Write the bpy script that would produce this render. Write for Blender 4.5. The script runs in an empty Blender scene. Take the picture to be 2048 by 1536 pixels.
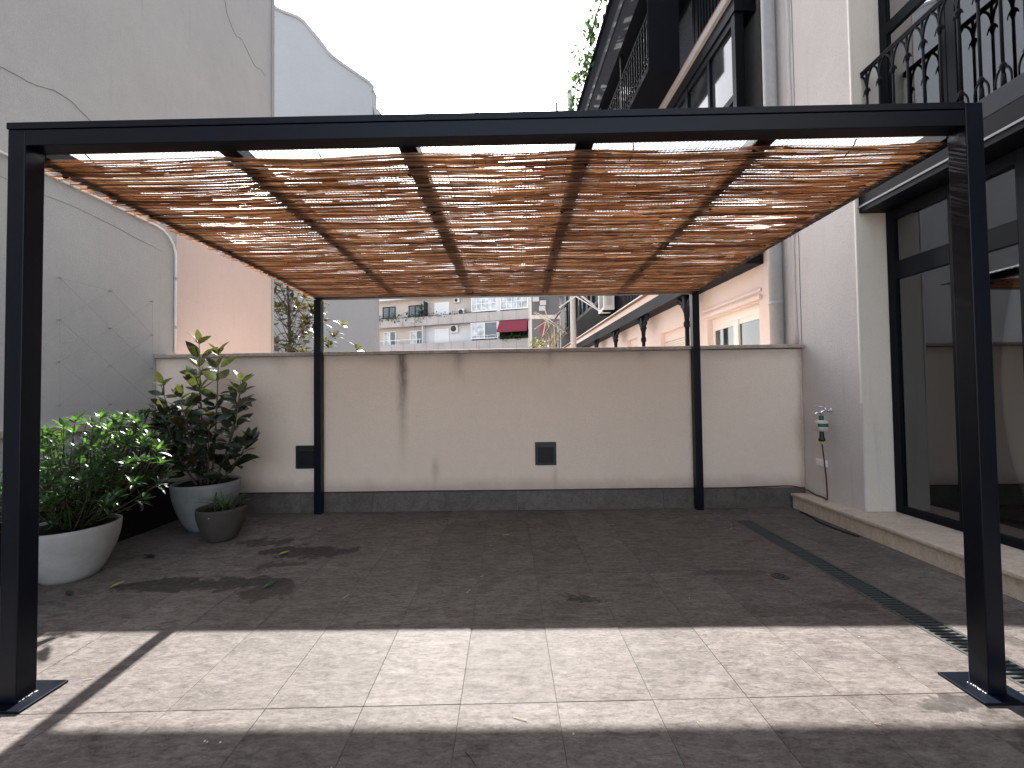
import bpy, bmesh, math, random
import numpy as np
from mathutils import Vector, Matrix, Quaternion
R = math.radians
SC = bpy.context.scene
COL = SC.collection

# ------------------------------------------------------------------ camera
cam_d = bpy.data.cameras.new('camera'); cam = bpy.data.objects.new('camera', cam_d); COL.objects.link(cam)
PITCH, ROLL, YAW, FPX = .0244, -.0128, -.0055, 814.7
fw = Vector((math.sin(YAW)*math.cos(PITCH), math.cos(YAW)*math.cos(PITCH), math.sin(PITCH)))
r0 = Vector((math.cos(YAW), -math.sin(YAW), 0)); u0 = r0.cross(fw)
ri = math.cos(ROLL)*r0 + math.sin(ROLL)*u0; up = -math.sin(ROLL)*r0 + math.cos(ROLL)*u0
cam.matrix_world = Matrix(((ri.x, up.x, -fw.x, 0), (ri.y, up.y, -fw.y, 0), (ri.z, up.z, -fw.z, 1.45), (0, 0, 0, 1)))
cam_d.sensor_width = 36; cam_d.lens = FPX/2048*36; cam_d.clip_start = .02; cam_d.clip_end = 2000
SC.camera = cam

# ------------------------------------------------------------------ sky, sun, exposure
SUN_AZ, SUN_EL = -5.9, 38.2
W = bpy.data.worlds.new('World'); SC.world = W; W.use_nodes = True
wn = W.node_tree.nodes; wn.clear()
sky = wn.new('ShaderNodeTexSky'); sky.sky_type = 'NISHITA'; sky.sun_disc = False
sky.sun_elevation = R(SUN_EL); sky.sun_rotation = R(SUN_AZ); sky.air_density = 1.0; sky.dust_density = 2.0; sky.ozone_density = 1.0
bg = wn.new('ShaderNodeBackground'); bg.inputs['Strength'].default_value = .15
wo = wn.new('ShaderNodeOutputWorld')
hz = wn.new('ShaderNodeHueSaturation'); hz.inputs['Saturation'].default_value = .5      # thin white haze over the whole sky
W.node_tree.links.new(sky.outputs[0], hz.inputs['Color']); W.node_tree.links.new(hz.outputs[0], bg.inputs[0]); W.node_tree.links.new(bg.outputs[0], wo.inputs[0])
sd = bpy.data.lights.new('sun', 'SUN'); sd.energy = 5.0; sd.angle = R(.53); sd.color = (1, .97, .93)
sun = bpy.data.objects.new('sun', sd); COL.objects.link(sun)
S = Vector((math.sin(R(SUN_AZ))*math.cos(R(SUN_EL)), math.cos(R(SUN_AZ))*math.cos(R(SUN_EL)), math.sin(R(SUN_EL))))
sun.rotation_mode = 'QUATERNION'; sun.rotation_quaternion = S.to_track_quat('Z', 'Y'); sun.location = (0, 0, 20)
vs = SC.view_settings; vs.view_transform = 'Standard'; vs.look = 'None'; vs.gamma = 1; vs.use_curve_mapping = False
vs.exposure = 1.9
SC.cycles.max_bounces = 10; SC.cycles.transparent_max_bounces = 24; SC.cycles.sample_clamp_indirect = 6

# ------------------------------------------------------------------ material helpers
class G:
    def __init__(s, name):
        s.m = bpy.data.materials.new(name); s.m.use_nodes = True; s.t = s.m.node_tree; s.t.nodes.clear()
        s.out = s.t.nodes.new('ShaderNodeOutputMaterial')
    def n(s, ty, **kw):
        nd = s.t.nodes.new('ShaderNode'+ty)
        for k, v in kw.items():
            if hasattr(nd, k): setattr(nd, k, v)
        return nd
    def put(s, sock, v):
        if isinstance(v, bpy.types.NodeSocket): s.t.links.new(v, sock)
        elif v is not None:
            if sock.type == 'RGBA' and len(v) == 3: v = (*v, 1)
            sock.default_value = v
    def math(s, op, a, b=None, c=None, clamp=False):
        nd = s.n('Math', operation=op, use_clamp=clamp)
        for i, v in enumerate((a, b, c)): s.put(nd.inputs[i], v)
        return nd.outputs[0]
    def mix(s, f, a, b, bt='MIX'):
        nd = s.n('Mix', data_type='RGBA', blend_type=bt)
        s.put(nd.inputs[0], f); s.put(nd.inputs[6], a); s.put(nd.inputs[7], b); return nd.outputs[2]
    def pos(s): return s.n('NewGeometry').outputs['Position']
    def xyz(s, v):
        nd = s.n('SeparateXYZ'); s.put(nd.inputs[0], v); return nd.outputs
    def map(s, v, loc=(0, 0, 0), rot=(0, 0, 0), sc=(1, 1, 1)):
        nd = s.n('Mapping'); s.put(nd.inputs[0], v); nd.inputs[1].default_value = loc; nd.inputs[2].default_value = rot; nd.inputs[3].default_value = sc
        return nd.outputs[0]
    def noise(s, v, sc, det=4, rough=.55, dist=0):
        nd = s.n('TexNoise'); s.put(nd.inputs['Vector'], v); nd.inputs['Scale'].default_value = sc
        nd.inputs['Detail'].default_value = det; nd.inputs['Roughness'].default_value = rough; nd.inputs['Distortion'].default_value = dist
        return nd.outputs[0]
    def ramp(s, f, stops, interp='LINEAR'):
        nd = s.n('ValToRGB'); s.put(nd.inputs[0], f); cr = nd.color_ramp; cr.interpolation = interp
        while len(cr.elements) < len(stops): cr.elements.new(.5)
        for e, (p, c) in zip(cr.elements, stops):
            e.position = p; e.color = (c, c, c, 1) if isinstance(c, (int, float)) else (*c, 1)
        return nd.outputs[0]
    def rng(s, v, a, b, c=0., d=1., smooth=True):
        nd = s.n('MapRange', interpolation_type='SMOOTHSTEP' if smooth else 'LINEAR')
        s.put(nd.inputs[0], v)
        for i, k in enumerate((a, b, c, d)): nd.inputs[i+1].default_value = k
        return nd.outputs[0]
    def bump(s, h, st=.3, d=.01):
        nd = s.n('Bump'); nd.inputs['Strength'].default_value = st; nd.inputs['Distance'].default_value = d; s.put(nd.inputs['Height'], h); return nd.outputs[0]
    def bsdf(s, col, rough=.6, metal=0., spec=.5, normal=None, **kw):
        nd = s.n('BsdfPrincipled'); s.put(nd.inputs['Base Color'], col); s.put(nd.inputs['Roughness'], rough); s.put(nd.inputs['Metallic'], metal)
        s.put(nd.inputs['Specular IOR Level'], spec)
        if normal is not None: s.put(nd.inputs['Normal'], normal)
        for k, v in kw.items(): s.put(nd.inputs[k], v)
        return nd.outputs[0]
    def mixs(s, f, a, b):
        nd = s.n('MixShader'); s.put(nd.inputs[0], f); s.put(nd.inputs[1], a); s.put(nd.inputs[2], b); return nd.outputs[0]
    def done(s, sh): s.t.links.new(sh, s.out.inputs[0]); return s.m

MAT = {}
def stucco(name, col, var=.12, grain=220, gst=.35, stains=None, dirt=0., dsc=1.):
    g = G(name); p = g.pos()
    big = g.noise(p, .9, 5, .6); mid = g.noise(p, 7, 5, .65); fine = g.noise(p, grain, 3, .6)
    f = g.math('ADD', g.math('MULTIPLY', big, .6), g.math('MULTIPLY', mid, .4))
    c = g.ramp(f, [(.3, tuple(x*(1-var) for x in col)), (.7, tuple(min(1, x*(1+var*.6)) for x in col))])
    med = g.noise(p, grain*.42, 3, .7)
    c = g.mix(g.math('MULTIPLY', g.rng(fine, .35, .7), .16), c, tuple(x*.55 for x in col))
    c = g.mix(g.math('MULTIPLY', g.rng(med, .48, .72), .20), c, tuple(x*.62 for x in col))
    c = g.mix(g.math('MULTIPLY', g.rng(med, .46, .28), .25), c, tuple(min(1, x*1.18) for x in col))
    if dirt:
        st = g.noise(g.map(p, sc=(6*dsc, 6*dsc, .35*dsc**.3)), 2.2, 5, .7)
        c = g.mix(g.math('MULTIPLY', g.rng(st, .55, .8), dirt), c, tuple(x*.5 for x in col))
    if stains: c = stains(g, p, c)
    return g.done(g.bsdf(c, .92, spec=.15, normal=g.bump(g.math('ADD', g.math('ADD', fine, g.math('MULTIPLY', med, 1.6)), g.math('MULTIPLY', mid, 1.2)), gst, .008)))

def paint(name, col, rough=.4, metal=0., spec=.5, var=.1, scr=.0):
    g = G(name); p = g.n('TexCoord').outputs['Object']
    nz = g.noise(p, 9, 5, .65); f2 = g.noise(p, 160, 3)
    c = g.ramp(nz, [(.3, tuple(x*(1-var) for x in col)), (.75, tuple(min(1, x*(1+var)) for x in col))])
    rr = g.math('ADD', g.math('MULTIPLY', nz, .18), rough-.09)
    return g.done(g.bsdf(c, rr, metal, spec, normal=g.bump(f2, .06, .002)))

def wall_stains(g, p, c):
    x, y, z = g.xyz(p)
    wob = g.math('MULTIPLY', g.math('SUBTRACT', g.noise(p, 3.5, 2), .5), .08)
    def drip(xc, w, z0, z1, zt, amt, col):
        nonlocal c
        d = g.math('DIVIDE', g.math('ADD', g.math('SUBTRACT', x, xc), wob), w)
        m = g.math('EXPONENT', g.math('MULTIPLY', g.math('MULTIPLY', d, d), -1.0))
        m = g.math('MULTIPLY', m, g.rng(z, z0, z1)); m = g.math('MULTIPLY', m, g.rng(z, zt+.02, zt-.22))
        m = g.math('MULTIPLY', m, g.rng(g.noise(g.map(p, sc=(9, 9, 1.6)), 5, 4, .7), .25, .6, .45, 1.))
        c = g.mix(g.math('MULTIPLY', m, amt, clamp=True), c, col)
    drip(-1.41, .06, .25, 2.1, 2.6, .7, (.14, .105, .085)); drip(-1.40, .045, 1.1, 2.05, 2.6, .7, (.06, .045, .04))
    drip(-.70, .07, 1.55, 2.0, 2.6, .5, (.12, .1, .085)); drip(-1.0, .04, .15, .55, .75, .35, (.15, .12, .1))
    drip(.45, .05, 1.72, 2.0, 2.6, .4, (.13, .1, .09)); drip(.5, .03, .1, .45, .6, .3, (.15, .12, .1)); drip(3.6, .05, -1, .3, 2.6, .45, (.17, .12, .09)); drip(-4.52, .07, -1, .2, 2.6, .35, (.14, .12, .11))
    drip(1.6, .09, 1.75, 2.0, 2.6, .3, (.14, .11, .1)); drip(-2.95, .1, 1.6, 2.0, 2.6, .25, (.14, .11, .1))
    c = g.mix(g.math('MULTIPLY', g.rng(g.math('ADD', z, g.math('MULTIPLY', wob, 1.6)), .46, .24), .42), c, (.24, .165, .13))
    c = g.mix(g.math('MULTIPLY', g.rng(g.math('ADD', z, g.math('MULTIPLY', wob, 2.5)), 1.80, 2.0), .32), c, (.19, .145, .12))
    return c

MAT['court'] = stucco('cream_stucco', (.83, .70, .595), .06, 170, .5, wall_stains)
MAT['left'] = stucco('grey_white_render', (.45, .445, .435), .10, 170, .55, None, .25)
MAT['pink'] = stucco('bounce_tinted_render', (.585, .475, .435), .06, 170, .4, None, .2)  # wall render tinted pink for sunlight bounced from the courtyard
MAT['pier'] = stucco('pale_mauve_stucco', (.66, .61, .58), .07, 140, .6, None, .35)
MAT['pier_side'] = stucco('cream_pier_stucco', (.76, .69, .60), .06, 200, .3, None, .3)
MAT['gable'] = stucco('smooth_grey_render', (.33, .335, .345), .06, 60, .1, None, .15)
MAT['peach'] = stucco('peach_facade_render', (.78, .645, .58), .06, 120, .2, None, .2)
MAT['concrete'] = stucco('weathered_balcony_concrete', (.47, .43, .405), .2, 40, .3, None, .95, .12)
MAT['beige_f'] = stucco('beige_far_render', (.55, .49, .43), .08, 20, .1, None, .3)
MAT['white_f'] = stucco('white_far_render', (.66, .66, .66), .06, 20, .1, None, .2)
MAT['grey_f'] = stucco('dark_grey_far_render', (.12, .115, .115), .15, 20, .1, None, .4)
MAT['steel'] = paint('dark_navy_powder_coat', (.0022, .0042, .0095), .36, 0, .24, .15)
MAT['iron'] = paint('black_cast_iron', (.0045, .005, .0075), .6, 0, .16, .2)
MAT['frame'] = paint('anthracite_window_frame', (.0035, .0045, .0075), .5, 0, .16, .1)
MAT['slab_grey'] = paint('grey_painted_balcony_edge', (.045, .047, .054), .65, 0, .2, .12)
MAT['dull_dark'] = paint('dull_dark_metal', (.010, .011, .015), .95, 0, .05, .15)
MAT['dull_grey'] = paint('dull_grey_band', (.045, .046, .05), .95, 0, .05, .15)
MAT['plinth_black'] = paint('black_trough_metal', (.008, .008, .010), .5, 0, .35, .2)
MAT['white_plate'] = paint('white_plate', (.85, .84, .82), .4)
MAT['white_pvc'] = paint('cream_window_pvc', (.78, .72, .64), .4, 0, .5, .04)
MAT['white_far'] = paint('white_aluminium', (.8, .8, .8), .45, 0, .5, .05)
MAT['shutter'] = paint('cream_roller_shutter', (.70, .60, .52), .5, 0, .4, .06)
MAT['ac'] = paint('off_white_air_conditioner', (.68, .66, .63), .45, 0, .5, .08)
MAT['black_plastic'] = paint('black_plastic', (.012, .012, .012), .4, 0, .5, .1)
MAT['green_plastic'] = paint('green_plastic', (.02, .10, .07), .4)
MAT['pale_plastic'] = paint('pale_grey_plastic', (.55, .53, .47), .45)
MAT['yellow'] = paint('yellow_clip', (.55, .45, .08), .45)
MAT['chrome'] = paint('chrome', (.75, .76, .78), .12, 1.0)
MAT['hose'] = paint('dark_red_hose', (.055, .018, .016), .5)
MAT['wire'] = paint('thin_steel_wire', (.30, .29, .28), .5, .2)
MAT['bind'] = paint('dark_binding_wire', (.05, .035, .025), .6)
MAT['zinc'] = paint('grey_downpipe', (.36, .36, .36), .55, 0, .4, .12)
MAT['pale_pipe'] = paint('pale_far_pipe', (.55, .52, .47), .6)
MAT['rust'] = paint('rusty_brown_band', (.20, .11, .07), .8, 0, .2, .35)
MAT['red'] = paint('dusty_red_awning', (.24, .045, .062), .9, 0, .2, .15)
MAT['weld'] = paint('bare_weld_metal', (.75, .75, .74), .35, .6)
MAT['crack'] = paint('dark_crack', (.21, .205, .20), .9, 0, .1)
MAT['grate'] = paint('grey_green_drain_grate', (.055, .058, .056), .55, 0, .35, .25)
MAT['dark_void'] = paint('dark_channel', (.012, .012, .012), .9, 0, .1)
MAT['room'] = paint('room_plaster', (.30, .285, .265), .9, 0, .1)
MAT['room_floor'] = paint('room_floor_wood', (.10, .075, .055), .5)
MAT['soil'] = paint('dark_potting_soil', (.022, .016, .012), .95, 0, .1, .5)
MAT['bark'] = paint('grey_brown_bark', (.10, .08, .062), .85, 0, .15, .3)
MAT['twig'] = paint('green_brown_stem', (.055, .05, .03), .7, 0, .2, .3)
MAT['dry'] = paint('dry_reed_straw', (.55, .45, .28), .7)
MAT['dryleaf'] = paint('brown_dry_leaf', (.07, .045, .03), .7)

def tile_mat(name, dark, light, sc=1.0, stain=False, rough=.42):
    g = G(name); tc = g.n('TexCoord').outputs['Object']; rnd = g.n('ObjectInfo').outputs['Random']
    off = g.n('CombineXYZ'); g.put(off.inputs[0], g.math('MULTIPLY', rnd, 37.)); g.put(off.inputs[1], g.math('MULTIPLY', rnd, 91.)); g.put(off.inputs[2], g.math('MULTIPLY', rnd, 13.))
    va = g.n('VectorMath', operation='ADD'); g.put(va.inputs[0], tc); g.put(va.inputs[1], off.outputs[0]); v = va.outputs[0]
    wv = g.n('VectorMath', operation='SCALE')
    rot = g.map(v, rot=(0, 0, R(34)), sc=(3.0*sc, 9.5*sc, 3*sc))
    st = g.noise(rot, 2.6, 9, .68, .8); blot = g.noise(v, 4.5*sc, 6, .62, .4); fine = g.noise(g.map(v, rot=(0, 0, R(34)), sc=(.55, 1.3, 1)), 58*sc, 6, .8)
    f = g.math('ADD', g.math('ADD', g.math('MULTIPLY', st, .42), g.math('MULTIPLY', blot, .20)), g.math('MULTIPLY', fine, .38))
    c = g.ramp(f, [(.39, dark), (.5, tuple(.5*(a+b) for a, b in zip(dark, light))), (.61, light)])
    c = g.mix(g.math('MULTIPLY', g.rng(fine, .60, .74), .40), c, tuple(min(1, x*1.35) for x in light))
    c = g.mix(g.math('MULTIPLY', g.rng(fine, .43, .30), .65), c, tuple(x*.45 for x in dark))
    vein = g.math('ABSOLUTE', g.math('SUBTRACT', g.noise(rot, 1.3, 6, .6, 1.2), .5))
    c = g.mix(g.math('MULTIPLY', g.rng(vein, .012, .0), .35), c, tuple(x*.5 for x in dark))
    hv = g.n('HueSaturation'); g.put(hv.inputs['Value'], g.math('ADD', .90, g.math('MULTIPLY', rnd, .18))); g.put(hv.inputs['Color'], c); c = hv.outputs[0]
    rg = g.math('ADD', rough-.1, g.math('MULTIPLY', blot, .22))
    if stain:
        p = g.pos(); x, y, z = g.xyz(p)
        nx = g.math('MULTIPLY', g.math('SUBTRACT', g.noise(p, 3.2, 6, .62), .5), .95); ny = g.math('MULTIPLY', g.math('SUBTRACT', g.noise(g.map(p, loc=(7, 3, 1)), 5.5, 6, .66), .5), .62)
        tot = None
        for (xc, yc, rx, ry, k) in [(-2.45, 3.20, .75, .11, 1), (-1.85, 3.08, .22, .16, .9), (-1.95, 3.85, .42, .16, 1), (-2.5, 4.08, .25, .12, .9), (-2.1, 3.55, .16, .07, .8),
                                    (2.2, 2.78, .12, .07, .6), (.42, 2.92, .06, .04, 1.), (.5, 2.88, .04, .03, 1.), (2.05, 1.93, .22, .05, .8), (2.2, 1.72, .2, .12, .5), (1.7, 3.3, .3, .05, .5)]:
            dx = g.math('DIVIDE', g.math('ADD', g.math('SUBTRACT', x, xc), nx), rx); dy = g.math('DIVIDE', g.math('ADD', g.math('SUBTRACT', y, yc), g.math('MULTIPLY', ny, min(1, ry*6))), ry)
            d = g.math('ADD', g.math('MULTIPLY', dx, dx), g.math('MULTIPLY', dy, dy))
            m = g.math('MULTIPLY', g.rng(d, 1.15, .85), k); tot = m if tot is None else g.math('MAXIMUM', tot, m)
        tot = g.math('MULTIPLY', tot, g.rng(g.noise(p, 22, 5, .7), .3, .55, .55, 1.))
        c = g.mix(g.math('MULTIPLY', tot, .85), c, (.018, .015, .013))
        rg = g.math('SUBTRACT', rg, g.math('MULTIPLY', tot, .08))
    return g.done(g.bsdf(c, rg, spec=.28, normal=g.bump(g.math('ADD', fine, g.math('MULTIPLY', st, .8)), .22, .004)))
MAT['tile'] = tile_mat('grey_stone_look_tile', (.050, .039, .034), (.176, .154, .142), 1., True, .72)
MAT['skirt'] = tile_mat('dark_stone_skirting', (.075, .064, .06), (.15, .135, .126), 1.)
MAT['travertine'] = tile_mat('cream_travertine', (.42, .34, .26), (.66, .57, .47), .8, False, .5)
MAT['coping'] = tile_mat('weathered_coping_stone', (.26, .215, .185), (.50, .43, .38), .7, False, .6)
MAT['grout'] = paint('grey_grout', (.075, .068, .063), .9, 0, .1)

def glass(name, tint=(.75, .78, .78), rough=0., add=.08):
    g = G(name); fr = g.n('Fresnel'); fr.inputs[0].default_value = 1.55
    t = g.n('BsdfTransparent'); t.inputs[0].default_value = (*tint, 1); gl = g.n('BsdfGlossy'); gl.inputs[0].default_value = (.95, .97, 1, 1); gl.inputs['Roughness'].default_value = rough
    return g.done(g.mixs(g.math('ADD', g.math('MULTIPLY', fr.outputs[0], 1.2), add, clamp=True), t.outputs[0], gl.outputs[0]))
MAT['glass'] = glass('door_glass', (.55, .57, .57)); MAT['glass_up'] = glass('reflecting_balcony_glass', (.4, .42, .42), 0., .30)
def darkglass(name, col=(.05, .055, .06)):
    g = G(name); nz = g.noise(g.pos(), 1.7, 3)
    return g.done(g.bsdf(g.ramp(nz, [(.35, tuple(x*.5 for x in col)), (.7, tuple(x*1.6 for x in col))]), .06, spec=.9))
MAT['farglass'] = darkglass('dark_reflecting_glass'); MAT['curtain_glass'] = darkglass('curtained_window_glass', (.42, .43, .43))

def reed_mat():
    g = G('golden_brown_reed'); rp = g.n('NewGeometry').outputs['Random Per Island']; p = g.pos()
    c = g.ramp(rp, [(0, (.10, .055, .035)), (.2, (.26, .145, .085)), (.45, (.48, .295, .18)), (.7, (.64, .45, .29)), (.88, (.74, .59, .43)), (1, (.80, .72, .60))])
    nz = g.noise(g.map(p, sc=(14, 60, 60)), 1.0, 4, .7)
    c = g.mix(g.math('MULTIPLY', g.rng(nz, .5, .75), .45), c, (.12, .055, .022))
    d = g.bsdf(c, .5, spec=.35); t = g.n('BsdfTranslucent'); g.put(t.inputs[0], g.mix(.5, c, (.95, .45, .15), 'MULTIPLY'))
    t2 = g.n('BsdfTranslucent'); g.put(t2.inputs[0], g.mix(.28, c, (.90, .50, .25)))
    return g.done(g.mixs(.66, d, t2.outputs[0]))
MAT['reed'] = reed_mat()
def sheet_mat():
    g = G('ribbed_translucent_sheet')
    tl = g.n('BsdfTranslucent'); tl.inputs[0].default_value = (.86, .88, .9, 1)
    tp = g.n('BsdfTransparent'); tp.inputs[0].default_value = (.9, .93, .95, 1)
    gl = g.n('BsdfGlossy'); gl.inputs[0].default_value = (.9, .9, .9, 1); gl.inputs['Roughness'].default_value = .16
    a = g.mixs(.5, tl.outputs[0], tp.outputs[0])
    return g.done(g.mixs(.16, a, gl.outputs[0]))
MAT['sheet'] = sheet_mat()
def rib_mat():
    g = G('clear_plastic_rib'); fr = g.n('Fresnel'); fr.inputs[0].default_value = 1.5
    tp = g.n('BsdfTransparent'); tp.inputs[0].default_value = (.93, .95, .97, 1); gl = g.n('BsdfGlossy'); gl.inputs['Roughness'].default_value = .11
    return g.done(g.mixs(fr.outputs[0], tp.outputs[0], gl.outputs[0]))
MAT['rib'] = rib_mat()
def leaf_mat(name, top, under, trans, rough=.32, var=.35, tf=.32, spec=.5):
    g = G(name); ge = g.n('NewGeometry'); rnd = g.n('ObjectInfo').outputs['Random']; ri_ = ge.outputs['Random Per Island']
    f = g.math('FRACT', g.math('ADD', g.math('MULTIPLY', rnd, 7.3), ri_))
    nz = g.noise(ge.outputs['Position'], 26, 3)
    k = g.math('ADD', g.math('MULTIPLY', f, .75), g.math('MULTIPLY', nz, .25))
    def vr(c): return g.ramp(k, [(.1, tuple(x*(1-var) for x in c)), (.9, tuple(min(1, x*(1+var)) for x in c))])
    c = g.mix(ge.outputs['Backfacing'], vr(top), vr(under))
    d = g.bsdf(c, g.math('ADD', rough-.06, g.math('MULTIPLY', nz, .15)), spec=spec); t = g.n('BsdfTranslucent'); g.put(t.inputs[0], vr(trans))
    return g.done(g.mixs(tf, d, t.outputs[0]))
MAT['leaf_shrub'] = leaf_mat('glossy_green_leaf', (.016, .046, .013), (.030, .062, .022), (.13, .30, .035), .30, .4, .26)
MAT['leaf_mag'] = leaf_mat('magnolia_leaf', (.011, .022, .010), (.050, .028, .014), (.12, .14, .03), .24, .45, .18, .6)
MAT['leaf_tree'] = leaf_mat('magnolia_tree_leaf', (.022, .040, .016), (.10, .065, .028), (.20, .20, .05), .25, .4, .28, .6)
MAT['leaf_grass'] = leaf_mat('grassy_leaf', (.06, .10, .05), (.08, .12, .06), (.12, .2, .06), .35)
MAT['leaf_small'] = leaf_mat('dark_small_leaf', (.022, .05, .022), (.04, .07, .03), (.08, .18, .04), .3)
MAT['leaf_yellow'] = leaf_mat('fallen_yellow_green_leaf', (.30, .32, .07), (.3, .3, .08), (.3, .3, .05), .4, .2)
MAT['leaf_dark'] = leaf_mat('fallen_dark_leaf', (.03, .045, .02), (.05, .04, .02), (.05, .05, .02), .4, .2)
def pot_mat(name, col):
    g = G(name); p = g.n('TexCoord').outputs['Object']; a = g.noise(p, 5, 5, .6); b = g.noise(p, 140, 3, .6)
    c = g.ramp(a, [(.3, tuple(x*.8 for x in col)), (.7, tuple(x*1.12 for x in col))]); c = g.mix(g.math('MULTIPLY', g.rng(b, .55, .75), .35), c, tuple(x*.5 for x in col))
    return g.done(g.bsdf(c, .8, spec=.25, normal=g.bump(b, .2, .003)))
MAT['pot_white'] = pot_mat('pale_grey_stone_pot', (.35, .34, .33)); MAT['pot_grey'] = pot_mat('blue_grey_stone_pot', (.21, .225, .225)); MAT['pot_dark'] = pot_mat('dark_brown_grey_pot', (.06, .052, .045))
g = G('ground_paving'); gp = g.pos(); MAT['ground'] = g.done(g.bsdf(g.ramp(g.noise(gp, 1.5, 6, .6), [(.3, (.20, .17, .15)), (.7, (.34, .29, .25))]), .9, spec=.2))

# ------------------------------------------------------------------ geometry helpers
ORG = {}
def org(o):
    v = Vector((0, 0, 0))
    while o is not None: v += ORG.get(o.name, Vector()); o = o.parent
    return v
class B:
    def __init__(s): s.v = []; s.f = []
    def add(s, vs_, fs):
        k = len(s.v); s.v += [tuple(p) for p in vs_]; s.f += [tuple(i+k for i in f) for f in fs]; return s
    def box(s, x0, x1, y0, y1, z0, z1):
        return s.add([(x0, y0, z0), (x1, y0, z0), (x1, y1, z0), (x0, y1, z0), (x0, y0, z1), (x1, y0, z1), (x1, y1, z1), (x0, y1, z1)],
                     [(0, 3, 2, 1), (4, 5, 6, 7), (0, 1, 5, 4), (1, 2, 6, 5), (2, 3, 7, 6), (3, 0, 4, 7)])
    def prism(s, poly, axis, a, b):
        n = len(poly); mk = {'x': lambda p, t: (t, p[0], p[1]), 'y': lambda p, t: (p[0], t, p[1]), 'z': lambda p, t: (p[0], p[1], t)}[axis]
        return s.add([mk(p, a) for p in poly]+[mk(p, b) for p in poly], [tuple(range(n))[::-1], tuple(range(n, 2*n))]+[(i, (i+1) % n, n+(i+1) % n, n+i) for i in range(n)])
    def tube(s, pts, rad, n=8, caps=True, flat=1.):
        pts = [Vector(p) for p in pts]; m = len(pts)
        if not hasattr(rad, '__len__'): rad = [rad]*m
        t0 = (pts[1]-pts[0]).normalized(); ref = Vector((0, 0, 1)) if abs(t0.z) < .9 else Vector((1, 0, 0)); V = []
        for i in range(m):
            t = (pts[min(i+1, m-1)]-pts[max(i-1, 0)]).normalized(); a = t.cross(ref).normalized(); b = a.cross(t)
            ref = b
            for k in range(n):
                q = 2*math.pi*k/n; V.append(pts[i]+a*math.cos(q)*rad[i]+b*math.sin(q)*rad[i]*flat)
        F = [(i*n+k, i*n+(k+1) % n, (i+1)*n+(k+1) % n, (i+1)*n+k) for i in range(m-1) for k in range(n)]
        if caps: F += [tuple(range(n))[::-1], tuple(range((m-1)*n, m*n))]
        return s.add(V, F)
    def lathe(s, prof, cx, cy, n=32, ax='z', z0=0):
        m = len(prof); V = []
        for r, z in prof:
            for k in range(n):
                q = 2*math.pi*k/n
                V.append((cx+r*math.cos(q), cy+r*math.sin(q), z0+z))
        F = [(i*n+k, i*n+(k+1) % n, (i+1)*n+(k+1) % n, (i+1)*n+k) for i in range(m-1) for k in range(n)]
        return s.add(V, F+[tuple(range(n))[::-1], tuple(range((m-1)*n, m*n))])
    def shear(s, k, xc=-.1): s.v = [(x, y, z+k*(x-xc)) for x, y, z in s.v]; return s
    def mesh(s, name, off=Vector((0, 0, 0)), smooth=False):
        me = bpy.data.meshes.new(name); me.from_pydata([(x-off[0], y-off[1], z-off[2]) for x, y, z in s.v], [], s.f); me.update()
        if smooth: me.polygons.foreach_set('use_smooth', [True]*len(me.polygons))
        return me
    def build(s, name, mat, parent=None, smooth=False, bevel=0, at=None, kind=None):
        """at = object origin in the parent's frame (world frame when unparented)"""
        o_par = org(parent) if parent else Vector((0, 0, 0)); loc = Vector(at) if at else Vector((0, 0, 0))
        me = s.mesh(name, o_par+loc, smooth); me.materials.append(MAT[mat])
        o = bpy.data.objects.new(name, me); COL.objects.link(o); o.location = loc; o.parent = parent; ORG[o.name] = loc
        if bevel:
            md = o.modifiers.new('bevel', 'BEVEL'); md.width = bevel; md.segments = 2; md.limit_method = 'ANGLE'; md.angle_limit = R(40)
        if kind: o['kind'] = kind
        return o
def tag(o, label, cat, group=None):
    o['label'] = label; o['category'] = cat
    if group: o['group'] = group
    return o
def thing(name, label, cat, loc=(0, 0, 0), rz=0, group=None, local=False):
    o = bpy.data.objects.new(name, None); COL.objects.link(o); o.location = loc; o.rotation_euler = (0, 0, rz); o.empty_display_size = .1
    ORG[o.name] = Vector((0, 0, 0)) if local else Vector(loc)     # local: the parts are given in the thing's own frame
    return tag(o, label, cat, group)
def inst(src, loc, rz=0, parent=None, name=None, scale=None):
    o = src.copy(); COL.objects.link(o); o.parent = parent or src.parent; o.location = loc; o.rotation_euler = (0, 0, rz)
    if scale: o.scale = scale
    return o
def bez(a, b, c, n=8):
    a, b, c = Vector(a), Vector(b), Vector(c); return [(1-t)**2*a+2*t*(1-t)*b+t*t*c for t in (i/n for i in range(n+1))]
def spl(pts, k=6):
    P = [Vector(p) for p in pts]; P = [2*P[0]-P[1]]+P+[2*P[-1]-P[-2]]; o = []
    for i in range(1, len(P)-2):
        for j in range(k):
            t = j/k; a, b, c, d = P[i-1:i+3]
            o.append(.5*((2*b)+(c-a)*t+(2*a-5*b+4*c-d)*t*t+(3*b-a-3*c+d)*t**3))
    return o+[P[-2]]
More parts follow.
